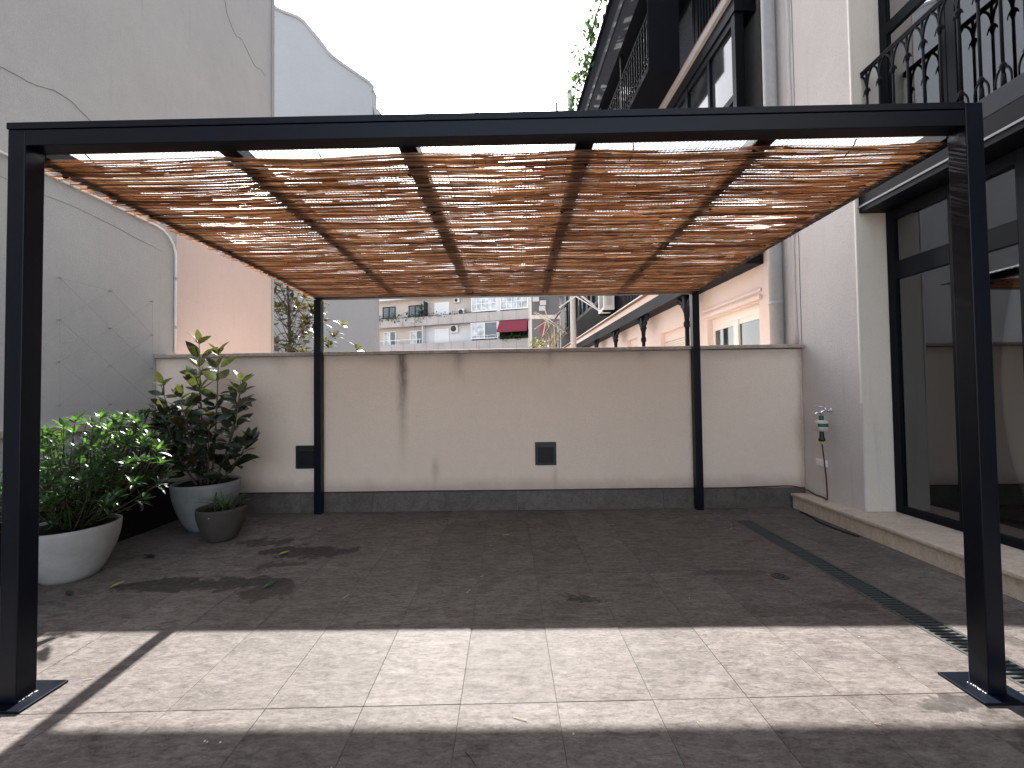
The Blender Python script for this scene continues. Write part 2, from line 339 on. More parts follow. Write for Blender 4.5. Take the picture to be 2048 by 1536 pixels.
def holed(b, x0, x1, a0, a1, z0, z1, holes):
    """wall slab between x0..x1, running a0..a1 along y, z0..z1, with rectangular openings (a, a, z, z)"""
    ys = sorted({a0, a1, *[h[0] for h in holes], *[h[1] for h in holes]}); zs = sorted({z0, z1, *[h[2] for h in holes], *[h[3] for h in holes]})
    for i in range(len(ys)-1):
        run = None
        for j in range(len(zs)-1):
            cy, cz = (ys[i]+ys[i+1])/2, (zs[j]+zs[j+1])/2
            hole = any(h[0] < cy < h[1] and h[2] < cz < h[3] for h in holes)
            if not hole: run = [zs[j], zs[j+1]] if run is None else [run[0], zs[j+1]]
            if (hole or j == len(zs)-2) and run: b.box(x0, x1, ys[i], ys[i+1], *run); run = None
    return b

# ================================================================== SETTING
b = B(); b.add([(-400, -300, -.4), (400, -300, -.4), (400, 600, -.4), (-400, 600, -.4)], [(0, 1, 2, 3)])
gr = b.build('ground', 'ground'); gr['kind'] = 'structure'

# ---- terrace floor: slab in two halves beside the drain, stone tiles laid on it one by one
DX0, DX1, DY0, DY1 = 2.44, 2.632, .6, 4.62
b = B(); b.box(-4.7, DX0, -6.5, 5.2, -.3, -.004); b.box(DX1, 4.0, -6.5, 5.2, -.3, -.004); b.box(DX0, DX1, DY1, 5.2, -.3, -.004); b.box(DX0, DX1, -6.5, DY0, -.3, -.004); b.box(DX0, DX1, DY0, DY1, -.3, -.07)
floor = b.build('terrace_floor', 'grout'); floor['kind'] = 'structure'
TR = .0192; TX0, TS, TY0, TT = .2182, .4527, 1.9472, .6824
ct, st_ = math.cos(TR), math.sin(TR)
def t2w(x, y): return (x*ct-y*st_, x*st_+y*ct)
def clip(poly, f):
    o = []
    for i in range(len(poly)):
        p, q = poly[i], poly[(i+1) % len(poly)]; a, c = f(p), f(q)
        if a >= 0: o.append(p)
        if a*c < 0: t = a/(a-c); o.append((p[0]+t*(q[0]-p[0]), p[1]+t*(q[1]-p[1])))
    return o
def tile_mesh(poly, z0=-.012, z1=0., bev=.0012):
    n = len(poly); cx = sum(p[0] for p in poly)/n; cy = sum(p[1] for p in poly)/n
    ins = [(p[0]+(cx-p[0])*bev/max(.03, math.hypot(cx-p[0], cy-p[1])), p[1]+(cy-p[1])*bev/max(.03, math.hypot(cx-p[0], cy-p[1]))) for p in poly]
    me = bpy.data.meshes.new('tile'); me.from_pydata([(x, y, z0) for x, y in poly]+[(x, y, z1-bev) for x, y in poly]+[(x, y, z1) for x, y in ins], [],
        [tuple(range(2*n, 3*n))]+[(k*n+i, k*n+(i+1) % n, (k+1)*n+(i+1) % n, (k+1)*n+i) for k in (0, 1) for i in range(n)])
    me.materials.append(MAT['tile']); return me
hg = .0009; full = [(-TS/2+hg, -TT/2+hg), (TS/2-hg, -TT/2+hg), (TS/2-hg, TT/2-hg), (-TS/2+hg, TT/2-hg)]
full_me = tile_mesh(full); XL, XR, YB = -4.52, 3.47, 5.118
for i in range(-12, 9):
    for j in range(-4, 6):
        cx, cy = TX0+(i+.5)*TS, TY0+(j+.5)*TT; wx, wy = t2w(cx, cy)
        poly = [(lambda p: (p[0]*ct-p[1]*st_+wx, p[0]*st_+p[1]*ct+wy))(p) for p in full]
        for side in (0, 1, 2):
            P = poly
            for f in ((lambda p: p[0]-XL, lambda p: DX0-.001-p[0]), (lambda p: p[0]-DX1-.001, lambda p: XR-p[0]), (lambda p: p[0]-DX0+.0005, lambda p: DX1+.0005-p[0], lambda p: p[1]-DY1-.002))[side]: P = clip(P, f) if len(P) > 2 else []
            if len(P) > 2: P = clip(P, lambda p: YB-p[1])
            if len(P) < 3: continue
            if max(abs(a[0]-c[0])+abs(a[1]-c[1]) for a in P for c in P) < .06: continue
            whole = len(P) == 4 and all(math.hypot(a[0]-c[0], a[1]-c[1]) < 1e-6 for a, c in zip(P, poly))
            if whole: o = bpy.data.objects.new('tile', full_me); o.rotation_euler = (0, 0, TR)
            else: o = bpy.data.objects.new('tile', tile_mesh([(p[0]-wx, p[1]-wy) for p in P]))
            COL.objects.link(o); o.location = (wx, wy, random.Random(i*31+j).uniform(-.0006, .0006)); o.parent = floor

# ---- linear drain with its bars, round floor drain
dr = thing('drain_channel', 'long grey slotted drain channel let into the floor beside the cream step', 'drain', (2.536, 2.6, 0))
b = B(); b.box(DX0+.002, DX0+.022, DY0, DY1, -.06, .001); b.box(DX1-.022, DX1-.002, DY0, DY1, -.06, .001); b.box(DX0+.022, DX1-.022, DY1-.02, DY1, -.06, .001); b.build('frame', 'grate', dr)
b = B(); b.box(DX0+.022, DX1-.022, DY0, DY1, -.069, -.06); b.build('channel_bed', 'dark_void', dr)
b = B(); b.box(-.074, .074, -.0075, .0075, -.012, -.001); bar = b.build('bar', 'grate', dr, at=(0, 0, 0), bevel=.002)
bar.data.transform(Matrix.Translation((2.536, 2.6, 0))); n = 0
yy = DY1-.04
while yy > DY0+.1:
    if n == 0: bar.location = (0, yy-2.6, 0)
    else: inst(bar, (0, yy-2.6, 0))
    yy -= .031; n += 1
fd = thing('floor_drain', 'small round black floor drain cap set in the tiles near the slotted channel', 'drain', (2.053, 3.225, 0))
b = B(); b.lathe([(.060, 0), (.063, .003), (.056, .006), (.036, .005), (.034, .003)], 2.053, 3.225, 28); b.build('rim', 'black_plastic', fd, True)
b = B(); b.lathe([(.032, .0), (.032, .0045), (.012, .0065), (.011, .004)], 2.053, 3.225, 20); b.build('cap', 'black_plastic', fd, True)

# ---- back wall of the terrace
WY = 5.13
bw = B().box(-4.535, 3.615, WY, 5.285, -.3, 1.972).build('terrace_wall', 'court')
tag(bw, 'cream stucco parapet wall with dark drip stain closing the back of the terrace', 'wall')
rr = random.Random(4); x = -4.53
while x < 3.60:
    w = min(rr.choice((.98, 1.0, 1.02)), 3.612-x)
    if w < .2: w = 3.612-x
    b = B(); h = 1.995 + .003*(x+.1)+rr.uniform(-.002, .002); b.box(x+.002, x+w-.002, 5.085, 5.318, h-.022, h+.022); b.build('coping_stone', 'coping', bw, bevel=.004); x += w
x = -4.5
while x < 3.60:
    w = min(.905, 3.605-x)
    B().box(x+.0015, x+w-.0015, 5.117, WY-.001, .0, .243+rr.uniform(-.002, .002)).build('skirting_tile', 'skirt', bw, bevel=.002); x += w
for (x0, x1, z0, z1, lab) in [(.25, .515, .553, .843, 'square black louvre light set low in the middle of the back wall'), (-2.757, -2.49, .546, .836, 'square black louvre light half hidden behind the left rear pergola post')]:
    t = thing('recessed_wall_light', lab, 'light', ((x0+x1)/2, WY, z0), group='square lights in the back wall')
    b = B(); y0 = WY-.012; w = .028
    b.box(x0, x0+w, y0, WY-.001, z0, z1); b.box(x1-w, x1, y0, WY-.001, z0, z1); b.box(x0+w, x1-w, y0, WY-.001, z0, z0+w); b.box(x0+w, x1-w, y0, WY-.001, z1-.062, z1); b.build('frame', 'black_plastic', t, bevel=.002)
    b = B(); b.prism([(WY-.0015, z0+w), (WY-.0035, z0+w), (WY-.009, z1-.064), (WY-.0015, z1-.064)], 'x', x0+w+.001, x1-w-.001); b.build('cover', 'plinth_black', t)
    for sx in (x0+.012, x1-.012):
        for sz in (z0+.012, z1-.012): B().lathe([(.004, 0), (.003, .003)], 0, 0, 8).build('screw', 'wire', t).matrix_basis = Matrix.Translation((sx-(x0+x1)/2, -.012, sz-z0)) @ Matrix.Rotation(R(90), 4, 'X') @ Matrix.Translation((x0/2+x1/2, WY, z0))
# ---- step along the right side
stp = thing('stone_step', 'long cream travertine step running below the dark glass doors', 'step', (3.65, 3.5, 0))
B().box(3.445, 4.6, -3.0, 5.08, -.02, .15).build('core', 'grout', stp)
y = 5.085; rr = random.Random(9)
while y > -2.5:
    w = 1.12
    B().box(3.395, 3.985, y-w+.0015, y-.0015, .152, .182).build('tread_slab', 'travertine', stp, bevel=.004)
    y -= w
y = 5.085
while y > -2.5:
    w = .86
    B().box(3.42, 3.444, y-w+.001, y-.001, .0, .1515).build('riser_slab', 'travertine', stp, bevel=.002); y -= w

# ---- left neighbour: tall blank party wall
lb = thing('party_wall_building', 'tall blank grey white building side wall along the left of the terrace', 'building', (-8, 2, 0))
B().box(-14, -4.54, -8, 7.64, -.3, 14).build('wall', 'left', lb)
B().box(-4.539, -4.532, 5.42, 7.56, -.3, 4.75).build('bounce_pink_panel', 'pink', lb)  # thin pink skin beyond the conduit; warm bounced light is put into its colour
B().box(-4.539, -4.525, 7.562, 7.645, -.3, 13.8).build('corner_bead', 'gable', lb)
B().box(-4.539, -4.505, -8, 5.084, -.1, 1.118).build('low_wall', 'left', lb)
y = 5.084
while y > -4:
    B().box(-4.539, -4.468, y-1.198, y-.002, 1.119, 1.184).build('coping_stone', 'coping', lb, bevel=.004); y -= 1.2
for pts in ([(6.30, 7.85), (6.39, 7.61), (6.56, 7.45), (6.70, 7.50), (6.82, 7.47), (6.95, 7.38), (7.10, 7.34), (7.23, 7.42), (7.38, 7.38)], [(3.2, 4.36), (3.45, 4.40), (3.68, 4.44), (3.81, 4.46), (3.95, 4.53), (4.10, 4.52), (4.22, 4.49), (4.36, 4.45)], [(3.3, 3.42), (3.9, 3.45), (4.64, 3.41), (5.2, 3.35)]):
    b = B(); P = spl([(-4.5385, y, z) for y, z in pts], 3); rc = random.Random(2)
    for i in range(len(P)): P[i].z += rc.uniform(-.012, .012)
    kq = .35 if pts[0][0] == 3.3 else .62; b.tube(P, [.003*kq]+[rc.uniform(.0035, .007)*kq for _ in P[2:]]+[.002*kq], 5); b.build('crack', 'crack', lb)
cd = thing('wall_conduit', 'thin pale conduit pipe running along the left wall then bending down', 'pipe', (-4.52, 5.2, 3.64))
P = [(-4.522, 0, 3.64), (-4.522, 2, 3.645), (-4.522, 4.2, 3.65), (-4.522, 5.10, 3.648)]+[(-4.522, 5.10+.30*math.sin(a), 3.348+.30*math.cos(a)) for a in (R(20), R(40), R(60), R(80), R(90))]+[(-4.522, 5.402, 2.9), (-4.522, 5.400, 2.06)]
B().tube(P, .014, 8).build('tube', 'ac', cd, True)
for (yy, zz) in [(3.3, 3.645), (4.1, 3.65), (4.8, 3.649), (5.40, 3.05), (5.40, 2.4)]: B().box(-4.539, -4.505, yy-.012, yy+.012, zz-.02, zz+.02).build('clip', 'zinc', cd, bevel=.003)
# ---- wire trellis
tr = thing('wire_trellis', 'diamond trellis of thin steel wires on anchors on the left wall', 'trellis', (-4.54, 4.5, 1.4))
AY = (4.0, 4.515, 5.035); AZ = (2.662, 2.243, 1.823, 1.392); PT = {}
for i, y in enumerate(AY):
    for j, z in enumerate(AZ): PT[i, j] = (-4.505, y+.01*j/3, z)
for (i, j), p in PT.items():
    b = B(); b.tube([(-4.54, p[1], p[2]), (-4.505, p[1], p[2])], .004, 6); b.tube([(-4.508, p[1], p[2]), (-4.498, p[1], p[2])], .010, 8); b.build('anchor', 'wire', tr)
def wire(a, c): B().tube([PT[a], PT[c]], .0015, 5).build('wire', 'wire', tr)
for j in range(3): wire((0, j), (0, j+1)); wire((2, j), (2, j+1))
for a, c in [((0, 0), (1, 0)), ((1, 0), (2, 1)), ((0, 1), (1, 0)), ((0, 1), (1, 2)), ((1, 1), (0, 2)), ((1, 1), (2, 0)), ((0, 0), (1, 1)), ((1, 1), (2, 2)), ((1, 2), (2, 1)), ((0, 2), (1, 3)), ((1, 2), (0, 3)), ((1, 2), (2, 3)), ((1, 3), (2, 2)), ((0, 3), (1, 3)), ((1, 3), (2, 3))]: wire(a, c)

# ---- gable wall beyond, with the curved roof line
gb = thing('gable_building', 'pale grey blank gable wall with curved sloping roof line behind the tree', 'building', (-8, 16, 0))
K = 16/815.
prof = [(547, -30), (560, -8), (575, 0), (590, 6), (605, 12), (618, 22), (632, 40), (650, 62), (668, 88), (678, 98), (700, 115), (725, 133), (750, 151), (757, 160), (755, 170)]
poly = [((px-1029)*K+ (788-py)*K*-.0128, 1.45+(788-py)*K) for px, py in prof]
poly = [(-13, poly[0][1]+.6), (poly[0][0]-1.2, poly[0][1]+.45)]+poly+[(-5.42, -.3), (-13, -.3)]
B().prism(poly[::-1], 'y', 16, 16.5).build('wall', 'gable', gb)
b = B(); P = [(x, 15.97, z+.03) for x, z in poly[1:-2]]; b.tube(P, .06, 6); b.build('verge_moulding', 'gable', gb, True)
b = B(); b.prism([(-5.44, 13.05), (-5.30, 12.9), (-5.18, 12.72), (-5.3, 12.66), (-5.44, 12.6)], 'y', 15.98, 16.45); b.build('cornice_end', 'gable', gb)

# ================================================================== RIGHT BUILDING (near part, with doors and balcony)
rb = thing('terrace_house', 'cream stucco house with dark framed glass doors and iron balcony on the right', 'building', (4.5, 3, 0))
B().box(3.62, 3.94, 4.273, 5.53, -.3, 13).build('pier', 'pier', rb)
B().box(3.632, 4.5, 4.27, 4.2725, .183, 13).build('pier_face', 'pier_side', rb)
B().box(3.612, 3.632, 4.262, 4.285, 1.30, 13).build('corner_bead', 'white_pvc', rb, bevel=.004)
B().box(3.94, 8, 4.30, 5.53, -.3, 13).build('wall', 'pier_side', rb)
B().box(3.616, 3.6195, 5.120, 5.128, 2.03, 13).build('joint_line', 'crack', rb)
# rough old render seam standing beside the joint above the parapet
b = B(); rz = random.Random(5); P = [(3.612, 5.20+rz.uniform(-.02, .02), 2.05+.25*i) for i in range(40)]; b.tube(P, [rz.uniform(.012, .03) for _ in P], 6, flat=1.); b.build('render_seam', 'pier', rb, True)
B().box(8, 8.2, -3, 5.7, -.3, 13).build('inner_wall', 'room', rb)
B().box(4.06, 8, -3, 4.3, .05, .19).build('room_floor', 'room_floor', rb)
B().box(4.06, 8, -3, 4.3, 3.34, 3.72).build('room_ceiling', 'room', rb)
B().box(3.96, 8, -3, 4.3, 6.3, 13).build('upper_wall', 'pier_side', rb)
B().box(3.9, 8, -3.2, .05, -.3, 13).build('end_wall', 'pier_side', rb)
B().box(6.0, 6.15, -3, 3.2, .19, 3.34).build('partition', 'room', rb)
# glazed doors: outer frame posts and rails round panes
GX = 3.96
def glazed(z0, z1, zr0, zr1, ys, name, kick=.05, gm='glass'):
    for k in range(len(ys)-1):
        a, c = ys[k], ys[k+1]                                    # a > c, walking towards the camera
        fr = B(); s = .058
        fr.box(GX-.03, GX+.04, a-s-.02, a-.001, z0, z1); fr.box(GX-.03, GX+.04, c+.001, c+s, z0, z1)
        for (q0, q1) in ((z0, z0+kick), (zr0, zr1), (z1-.1, z1)): fr.box(GX-.0285, GX+.0385, c+s, a-s-.02, q0, q1)
        f = fr.build(name, 'frame', rb, bevel=.004)
        B().box(GX-.004, GX+.004, c+s, a-s-.02, z0+kick, zr0).build('pane', gm, f)
        B().box(GX-.004, GX+.004, c+s, a-s-.02, zr1, z1-.1).build('pane', gm, f)
        bd = B()
        for (q0, q1) in ((z0+kick, zr0), (zr1, z1-.1)):
            bd.box(GX-.018, GX-.006, a-s-.034, a-s-.0205, q0, q1); bd.box(GX-.018, GX-.006, c+s+.0005, c+s+.014, q0, q1)
        bd.build('glazing_bead', 'frame', f)
glazed(.184, 3.30, 2.575, 2.76, (4.268, 3.60, 3.10, 2.5, 1.9, 1.3, .7, .1), 'glass_door', .075)
glazed(3.74, 6.28, 5.15, 5.27, (4.268, 3.62, 2.95, 2.28, 1.6, .9, .1), 'balcony_door', .1, 'glass_up')
cn = B().box(3.652, 3.955, .1, 4.265, 3.372, 3.50).build('canopy', 'frame', rb)
B().box(3.640, 3.651, .1, 4.265, 3.354, 3.3715).build('drip_edge', 'zinc', cn)
B().box(3.653, 3.95, .1, 4.262, 3.302, 3.3535).build('soffit_box', 'frame', cn)
bal = B().box(3.70, 3.955, .1, 4.262, 3.555, 3.722).build('balcony', 'slab_grey', rb, bevel=.006)
B().box(3.70, 3.73, .1, 4.262, 3.505, 3.551).build('lower_lip', 'frame', bal)
RX = 3.728
B().tube([(RX, .1, 4.797), (RX, 4.262, 4.797)], .021, 8, flat=.75).build('handrail', 'iron', bal, True)
B().box(RX-.012, RX+.012, .1, 4.262, 4.768, 4.780).build('flat_bar', 'iron', bal)
b = B(); z0 = 3.722; yb = 0
b.tube([(RX, 0, z0), (RX, 0, z0+.10)], [.017, .014], 8); b.tube([(RX, 0, z0+.10), (RX, 0, 4.768)], .0105, 8)
b.tube([(RX, 0, z0+.13), (RX, 0, z0+.16), (RX, 0, z0+.19)], [.011, .024, .011], 8)
b.tube([(RX, 0, 4.52), (RX, 0, 4.55), (RX, 0, 4.565), (RX, 0, 4.60)], [.012, .017, .027, .013], 8)
for sgn in (-1, 1):
    b.tube(bez((RX, 0, 4.59), (RX, sgn*.012, 4.74), (RX, sgn*.0715, 4.772), 7), [.010]*7+[.008], 6)      # pointed arch between the bars
    b.tube(bez((RX, sgn*.006, 4.60), (RX, sgn*.035, 4.57), (RX, sgn*.040, 4.535), 4), [.008, .007, .006, .005, .003], 5)
    b.tube(bez((RX, sgn*.006, z0+.16), (RX, sgn*.06, z0+.12), (RX, sgn*.050, z0+.012), 6), [.009, .008, .008, .007, .007, .006, .005], 6)
b0 = b.build('baluster', 'iron', bal, True); b0.location = (0, 4.205, 0)
for k in range(1, 28): inst(b0, (0, 4.205-.1452*k, 0))
# downpipe outside the pier
dp = thing('downpipe', 'grey vertical rainwater downpipe beside the cream pier behind the parapet', 'pipe', (3.535, 5.47, 0))
B().tube([(3.535, 5.47, -.3), (3.535, 5.47, 6), (3.535, 5.47, 13)], .082, 18).build('tube', 'zinc', dp, True)
for zz in (2.6, 5.2, 7.8): B().lathe([(.088, 0), (.088, .05)], 3.535, 5.47, 18, z0=zz).build('collar', 'zinc', dp, True)

# ================================================================== FAR RIGHT FACADE (own frame: -x = out from the wall, y = along it, z up)
FT = R(3.1); FF = thing('gallery_building', 'long peach and black facade with iron columns and galleries beyond the parapet', 'building', (3.75, 6.1, 0), FT, local=True)
H = [(.10, 1.60, 1.0, 2.80), (2.50, 3.74, 1.0, 2.86), (5.28, 6.14, 1.0, 3.0), (8.2, 9.2, 1.0, 3.0)]
holed(B(), 0, .3, -.60, 18, -.3, 3.9, H).build('wall', 'peach', FF)
B().box(.3, 6, -.4, 18, -.3, 14).build('core', 'grey_f', FF)
B().box(-.02, .30, -.12, 18, 3.9, 14).build('upper_wall', 'grey_f', FF)
# hood and casement window
B().box(-.05, -.001, .02, 1.68, 2.83, 2.90).build('window_hood', 'peach', FF, bevel=.01)
B().box(-.03, -.001, .02, 1.68, 2.95, 3.0).build('moulding', 'peach', FF, bevel=.01)
wf = B(); wf.box(.10, .16, .10, .17, 1.0, 2.80); wf.box(.10, .16, 1.53, 1.60, 1.0, 2.80); wf.box(.10, .16, .17, 1.53, 2.66, 2.80); wf.box(.09, .17, .78, .92, 1.0, 2.66)
wf.box(.105, .155, .17, .78, 2.58, 2.66); wf.box(.105, .155, .92, 1.53, 2.58, 2.66)
win = wf.build('window', 'white_pvc', FF, bevel=.006)
B().box(.125, .135, .17, .78, 1.0, 2.58).build('pane', 'farglass', win); B().box(.125, .135, .92, 1.53, 1.0, 2.58).build('pane', 'farglass', win)
for (a, c, zt) in [(2.5, 3.74, 2.86), (5.28, 6.14, 3.0), (8.2, 9.2, 3.0)]:
    f = B(); f.box(.10, .15, a, a+.05, 1.0, zt); f.box(.10, .15, c-.05, c, 1.0, zt); f.box(.10, .15, a+.05, c-.05, zt-.22, zt); sh = f.build('roller_shutter', 'peach', FF, bevel=.004)
    z = zt-.225
    while z > 1.6: B().prism([(.125, z-.048), (.145, z-.048), (.145, z), (.125, z), (.112, z-.010), (.112, z-.038)], 'y', a+.051, c-.051).build('slat', 'shutter', sh); z -= .05
# iron columns with bracket capitals
cb = B(); cb.tube([(-.26, 0, -.3), (-.26, 0, 2.75)], [.05, .042], 12); cb.tube([(-.26, 0, 2.70), (-.26, 0, 2.74), (-.26, 0, 2.80), (-.26, 0, 2.84)], [.046, .066, .066, .046], 12)
cb.tube([(-.26, 0, 2.84), (-.26, 0, 2.98), (-.26, 0, 3.06), (-.26, 0, 3.10), (-.26, 0, 3.34)], [.045, .055, .085, .065, .075], 12)
for sg in (-1, 1):
    cb.tube(bez((-.26, sg*.04, 2.95), (-.26, sg*.06, 3.22), (-.26, sg*.34, 3.33), 8), [.04, .04, .045, .04, .05, .04, .045, .035, .03], 8)
    cb.tube(bez((-.26, sg*.05, 3.12), (-.26, sg*.22, 3.10), (-.26, sg*.20, 3.22), 6), [.03, .028, .03, .034, .03, .024, .02], 8)
    cb.tube(bez((-.26, sg*.20, 3.22), (-.26, sg*.36, 3.20), (-.26, sg*.34, 3.33), 6), .026, 8)
col0 = cb.build('iron_column', 'iron', FF, True); col0.location = (0, 1.86, 0)
for yy in (4.15, 6.45, 8.75, 11.0, 13.3): inst(col0, (0, yy, 0))
B().box(-.36, -.02, -.05, 18, 3.345, 3.60).build('iron_beam', 'iron', FF)
B().box(-.355, -.001, .0, 18, 3.602, 3.755).build('fascia', 'peach', FF)
B().box(-.42, -.001, -.02, 18, 3.757, 3.80).build('ledge', 'rust', FF)
B().box(-.435, -.4205, -.02, 18, 3.79, 3.812).build('drip_edge', 'white_far', FF)
# glazed gallery storey
B().box(-.30, -.02, -.05, 18, 3.802, 4.6).build('gallery_apron', 'frame', FF)
b0 = B().box(-.345, -.301, -.02, .02, 3.803, 4.6).build('apron_slat', 'iron', FF); n = 0
for k in range(100): inst(b0, (0, .1+.115*k, 0))
for k in range(10):
    a = -.02+1.5*k; f = B(); f.box(-.34, -.2, a, a+.09, 4.6, 7.2); f.box(-.33, -.21, a+.09, a+1.5, 4.6, 4.72); f.box(-.33, -.21, a+.09, a+1.5, 5.9, 6.0); f.box(-.33, -.21, a+.09, a+1.5, 7.08, 7.2); f.box(-.325, -.215, a+.76, a+.82, 4.72, 7.08)
    gw = f.build('gallery_window', 'frame', FF)
    for (y0, y1) in ((a+.09, a+.76), (a+.82, a+1.5)):
        for (q0, q1) in ((4.72, 5.9), (6.0, 7.08)): B().box(-.275, -.265, y0, y1, q0, q1).build('pane', 'farglass', gw)
B().box(-.36, -.02, -.05, 18, 7.202, 7.42).build('valance', 'frame', FF)
B().box(-.42, -.02, -.05, 18, 7.422, 7.56).build('string_course', 'concrete', FF)
B().box(-.40, -.02, -.05, 18, 7.562, 7.63).build('rusty_band', 'rust', FF)
B().box(-.12, -.021, .05, 1.55, 7.7, 11).build('louvre_screen', 'frame', FF)
b0 = B().box(-.150, -.1205, 0, .05, 7.7, 9.4).build('louvre', 'iron', FF)
for k in range(14): inst(b0, (0, .1+.1*k, 0))
# balcony with railing and dark side screen, bay above
bal2 = B().box(-1.02, -.405, 1.62, 7.2, 7.61, 7.74).build('balcony', 'dull_dark', FF)
B().box(-1.015, -.41, 1.60, 1.618, 7.61, 9.35).build('side_screen', 'dull_dark', bal2)
B().tube([(-1.0, 1.62, 8.72), (-1.0, 7.2, 8.72)], .025, 6).build('handrail', 'iron', bal2); B().tube([(-1.0, 1.62, 7.86), (-1.0, 7.2, 7.86)], .014, 6).build('bottom_rail', 'iron', bal2)
bb = B(); bb.tube([(-1.0, 0, 7.74), (-1.0, 0, 8.72)], .012, 6); bb.tube([(-1.0, 0, 8.52), (-1.0, 0, 8.56), (-1.0, 0, 8.6)], [.012, .03, .012], 6); bb.tube([(-1.0, 0, 7.9), (-1.0, 0, 7.94), (-1.0, 0, 7.98)], [.012, .028, .012], 6)
b0 = bb.build('baluster', 'iron', bal2); b0.location = (0, 1.70, 0)
for k in range(1, 40): inst(b0, (0, 1.70+.14*k, 0))
B().tube([(-.98, 3.3, 7.74), (-.98, 3.3, 9.3)], .03, 6).build('balcony_post', 'iron', bal2); B().tube([(-.98, 5.0, 7.74), (-.98, 5.0, 9.3)], .03, 6).build('balcony_post', 'iron', bal2)
MAT['sky_glass'] = paint('sky_reflecting_glass', (.75, .78, .82), .08, .9, .5, .03)
for k in range(6):
    a = 1.64+.92*k; f = B(); f.box(-.09, -.021, a, a+.07, 7.75, 9.31); f.box(-.09, -.021, a+.07, a+.92, 9.18, 9.31); o = f.build('balcony_window', 'frame', FF); B().box(-.05, -.022, a+.071, a+.919, 7.75, 9.179).build('pane', 'sky_glass', o)
bay = B().box(-1.05, -.021, 1.78, 9.0, 9.32, 10.98).build('projecting_bay', 'dull_dark', FF)
B().box(-1.075, -1.051, 1.78, 9.0, 10.12, 10.34).build('light_band', 'dull_grey', bay)
B().box(-1.12, -.021, 1.76, 9.02, 10.982, 11.06).build('bay_cornice', 'dull_dark', bay)
bal3 = B().box(-1.5, -.021, 9.6, 13.0, 10.1, 11.2).build('roof_terrace_box', 'dull_grey', FF)
for (a, d, z0, z1) in [(9.8, -1.4, 11.2, 12.9), (11.3, -1.4, 11.2, 13.0), (12.9, -1.4, 11.2, 12.6), (10.6, -.3, 11.2, 13.0)]: B().tube([(d, a, z0), (d, a, z1)], .05, 6).build('pole', 'bark', bal3)
for (a, z, l) in [(9.9, 12.5, 2.2), (11.0, 12.1, 2.4)]: B().tube([(-1.9, a, z), (-1.9+l, a, z+.1)], .05, 6).build('cross_pole', 'bark', bal3)
# climbing plants on the roof line (filled in below with foliage), air conditioner, washing racks, pale pipe
ac = thing('air_conditioner', 'white air conditioner unit fixed to the dark gallery beyond the parapet', 'air conditioner', (3.1, 12.6, 3.95))
def ac_unit(t, cx, y, z, w, h, d, fx=True):
    """w along y, d out in -x"""
    bx = B().box(cx-d, cx, y-w/2, y+w/2, z, z+h).build('casing', 'ac', t, bevel=.02)
    b = B(); b.lathe([(.0, 0), (h*.34, .0), (h*.36, .012), (h*.30, .02), (.02, .02)], 0, 0, 20); f = b.build('fan_grille', 'black_plastic', t)
    f.matrix_basis = Matrix.Translation(Vector((cx-d*.4, y-w/2-.002, z+h*.5))-org(t)) @ Matrix.Rotation(R(90), 4, 'X') @ Matrix.Translation(org(t))
    return bx
B().box(2.72, 3.05, 12.2, 12.98, 3.95, 4.62).build('casing', 'ac', ac, bevel=.02)
b = B()
for k in range(7): b.box(2.80, 2.97, 12.19, 12.199, 4.1+.06*k, 4.125+.06*k)
b.build('grille', 'zinc', ac)
B().box(2.708, 2.7195, 12.3, 12.8, 4.05, 4.5).build('fan_grille', 'grate', ac)
b = B(); b.box(2.70, 3.25, 12.25, 12.30, 3.89, 3.945); b.box(2.70, 3.25, 12.85, 12.90, 3.89, 3.945); b.build('bracket', 'iron', ac)
pp = tag(B().tube([(2.25, 15.3, -.3), (2.25, 15.3, 5), (2.25, 15.3, 13)], .11, 12).build('drain_pipe', 'pale_pipe', smooth=True), 'pale vertical pipe on the far gallery facade beside the drying racks', 'pipe')
rk = random.Random(12)
for q, (x0, y0, z0, lab) in enumerate([(2.35, 13.7, 4.15, 'white folding washing rack hanging above the air conditioner'), (1.75, 18.6, 4.2, 'tilted wooden washing rack farthest along the gallery facade')]):
    t = thing('washing_rack', lab, 'washing rack', (x0, y0, z0)); mt = 'white_far' if q == 0 else 'pale_pipe'
    for k in range(5): B().tube([(x0-.75+.12*k, y0-.2, z0+.95-.05*k), (x0+.45+.08*k, y0+.5, z0+.42-.09*k)], .018, 5).build('rod', mt, t)
    B().tube([(x0-.8, y0, z0+.2), (x0+.55, y0, z0+1.1)], .02, 5).build('arm', mt, t); B().tube([(x0-.8, y0+.2, z0+1.0), (x0+.6, y0+.2, z0+.1)], .02, 5).build('arm', mt, t)
lean = thing('lean_to_frame', 'ramshackle lean-to of pale sticks and torn sheeting on the farthest balcony', 'shed', (1.5, 19.5, 3))
for k in range(9):
    xx = 1.15+.16*k; B().tube([(xx, 19.5+.2*k, 2), (xx+rk.uniform(-.05, .05), 19.5+.2*k, 3.6+.22*k)], .035, 5).build('stick', 'pale_pipe', lean)
for k in range(7): B().tube([(1.1+rk.uniform(0, .9), 19.3+.2*k, 3.2+rk.uniform(0, 1.2)), (1.5+rk.uniform(0, 1.2), 19.6+.2*k, 4.3+rk.uniform(0, 1.4))], .025, 5).build('strut', 'dry', lean)
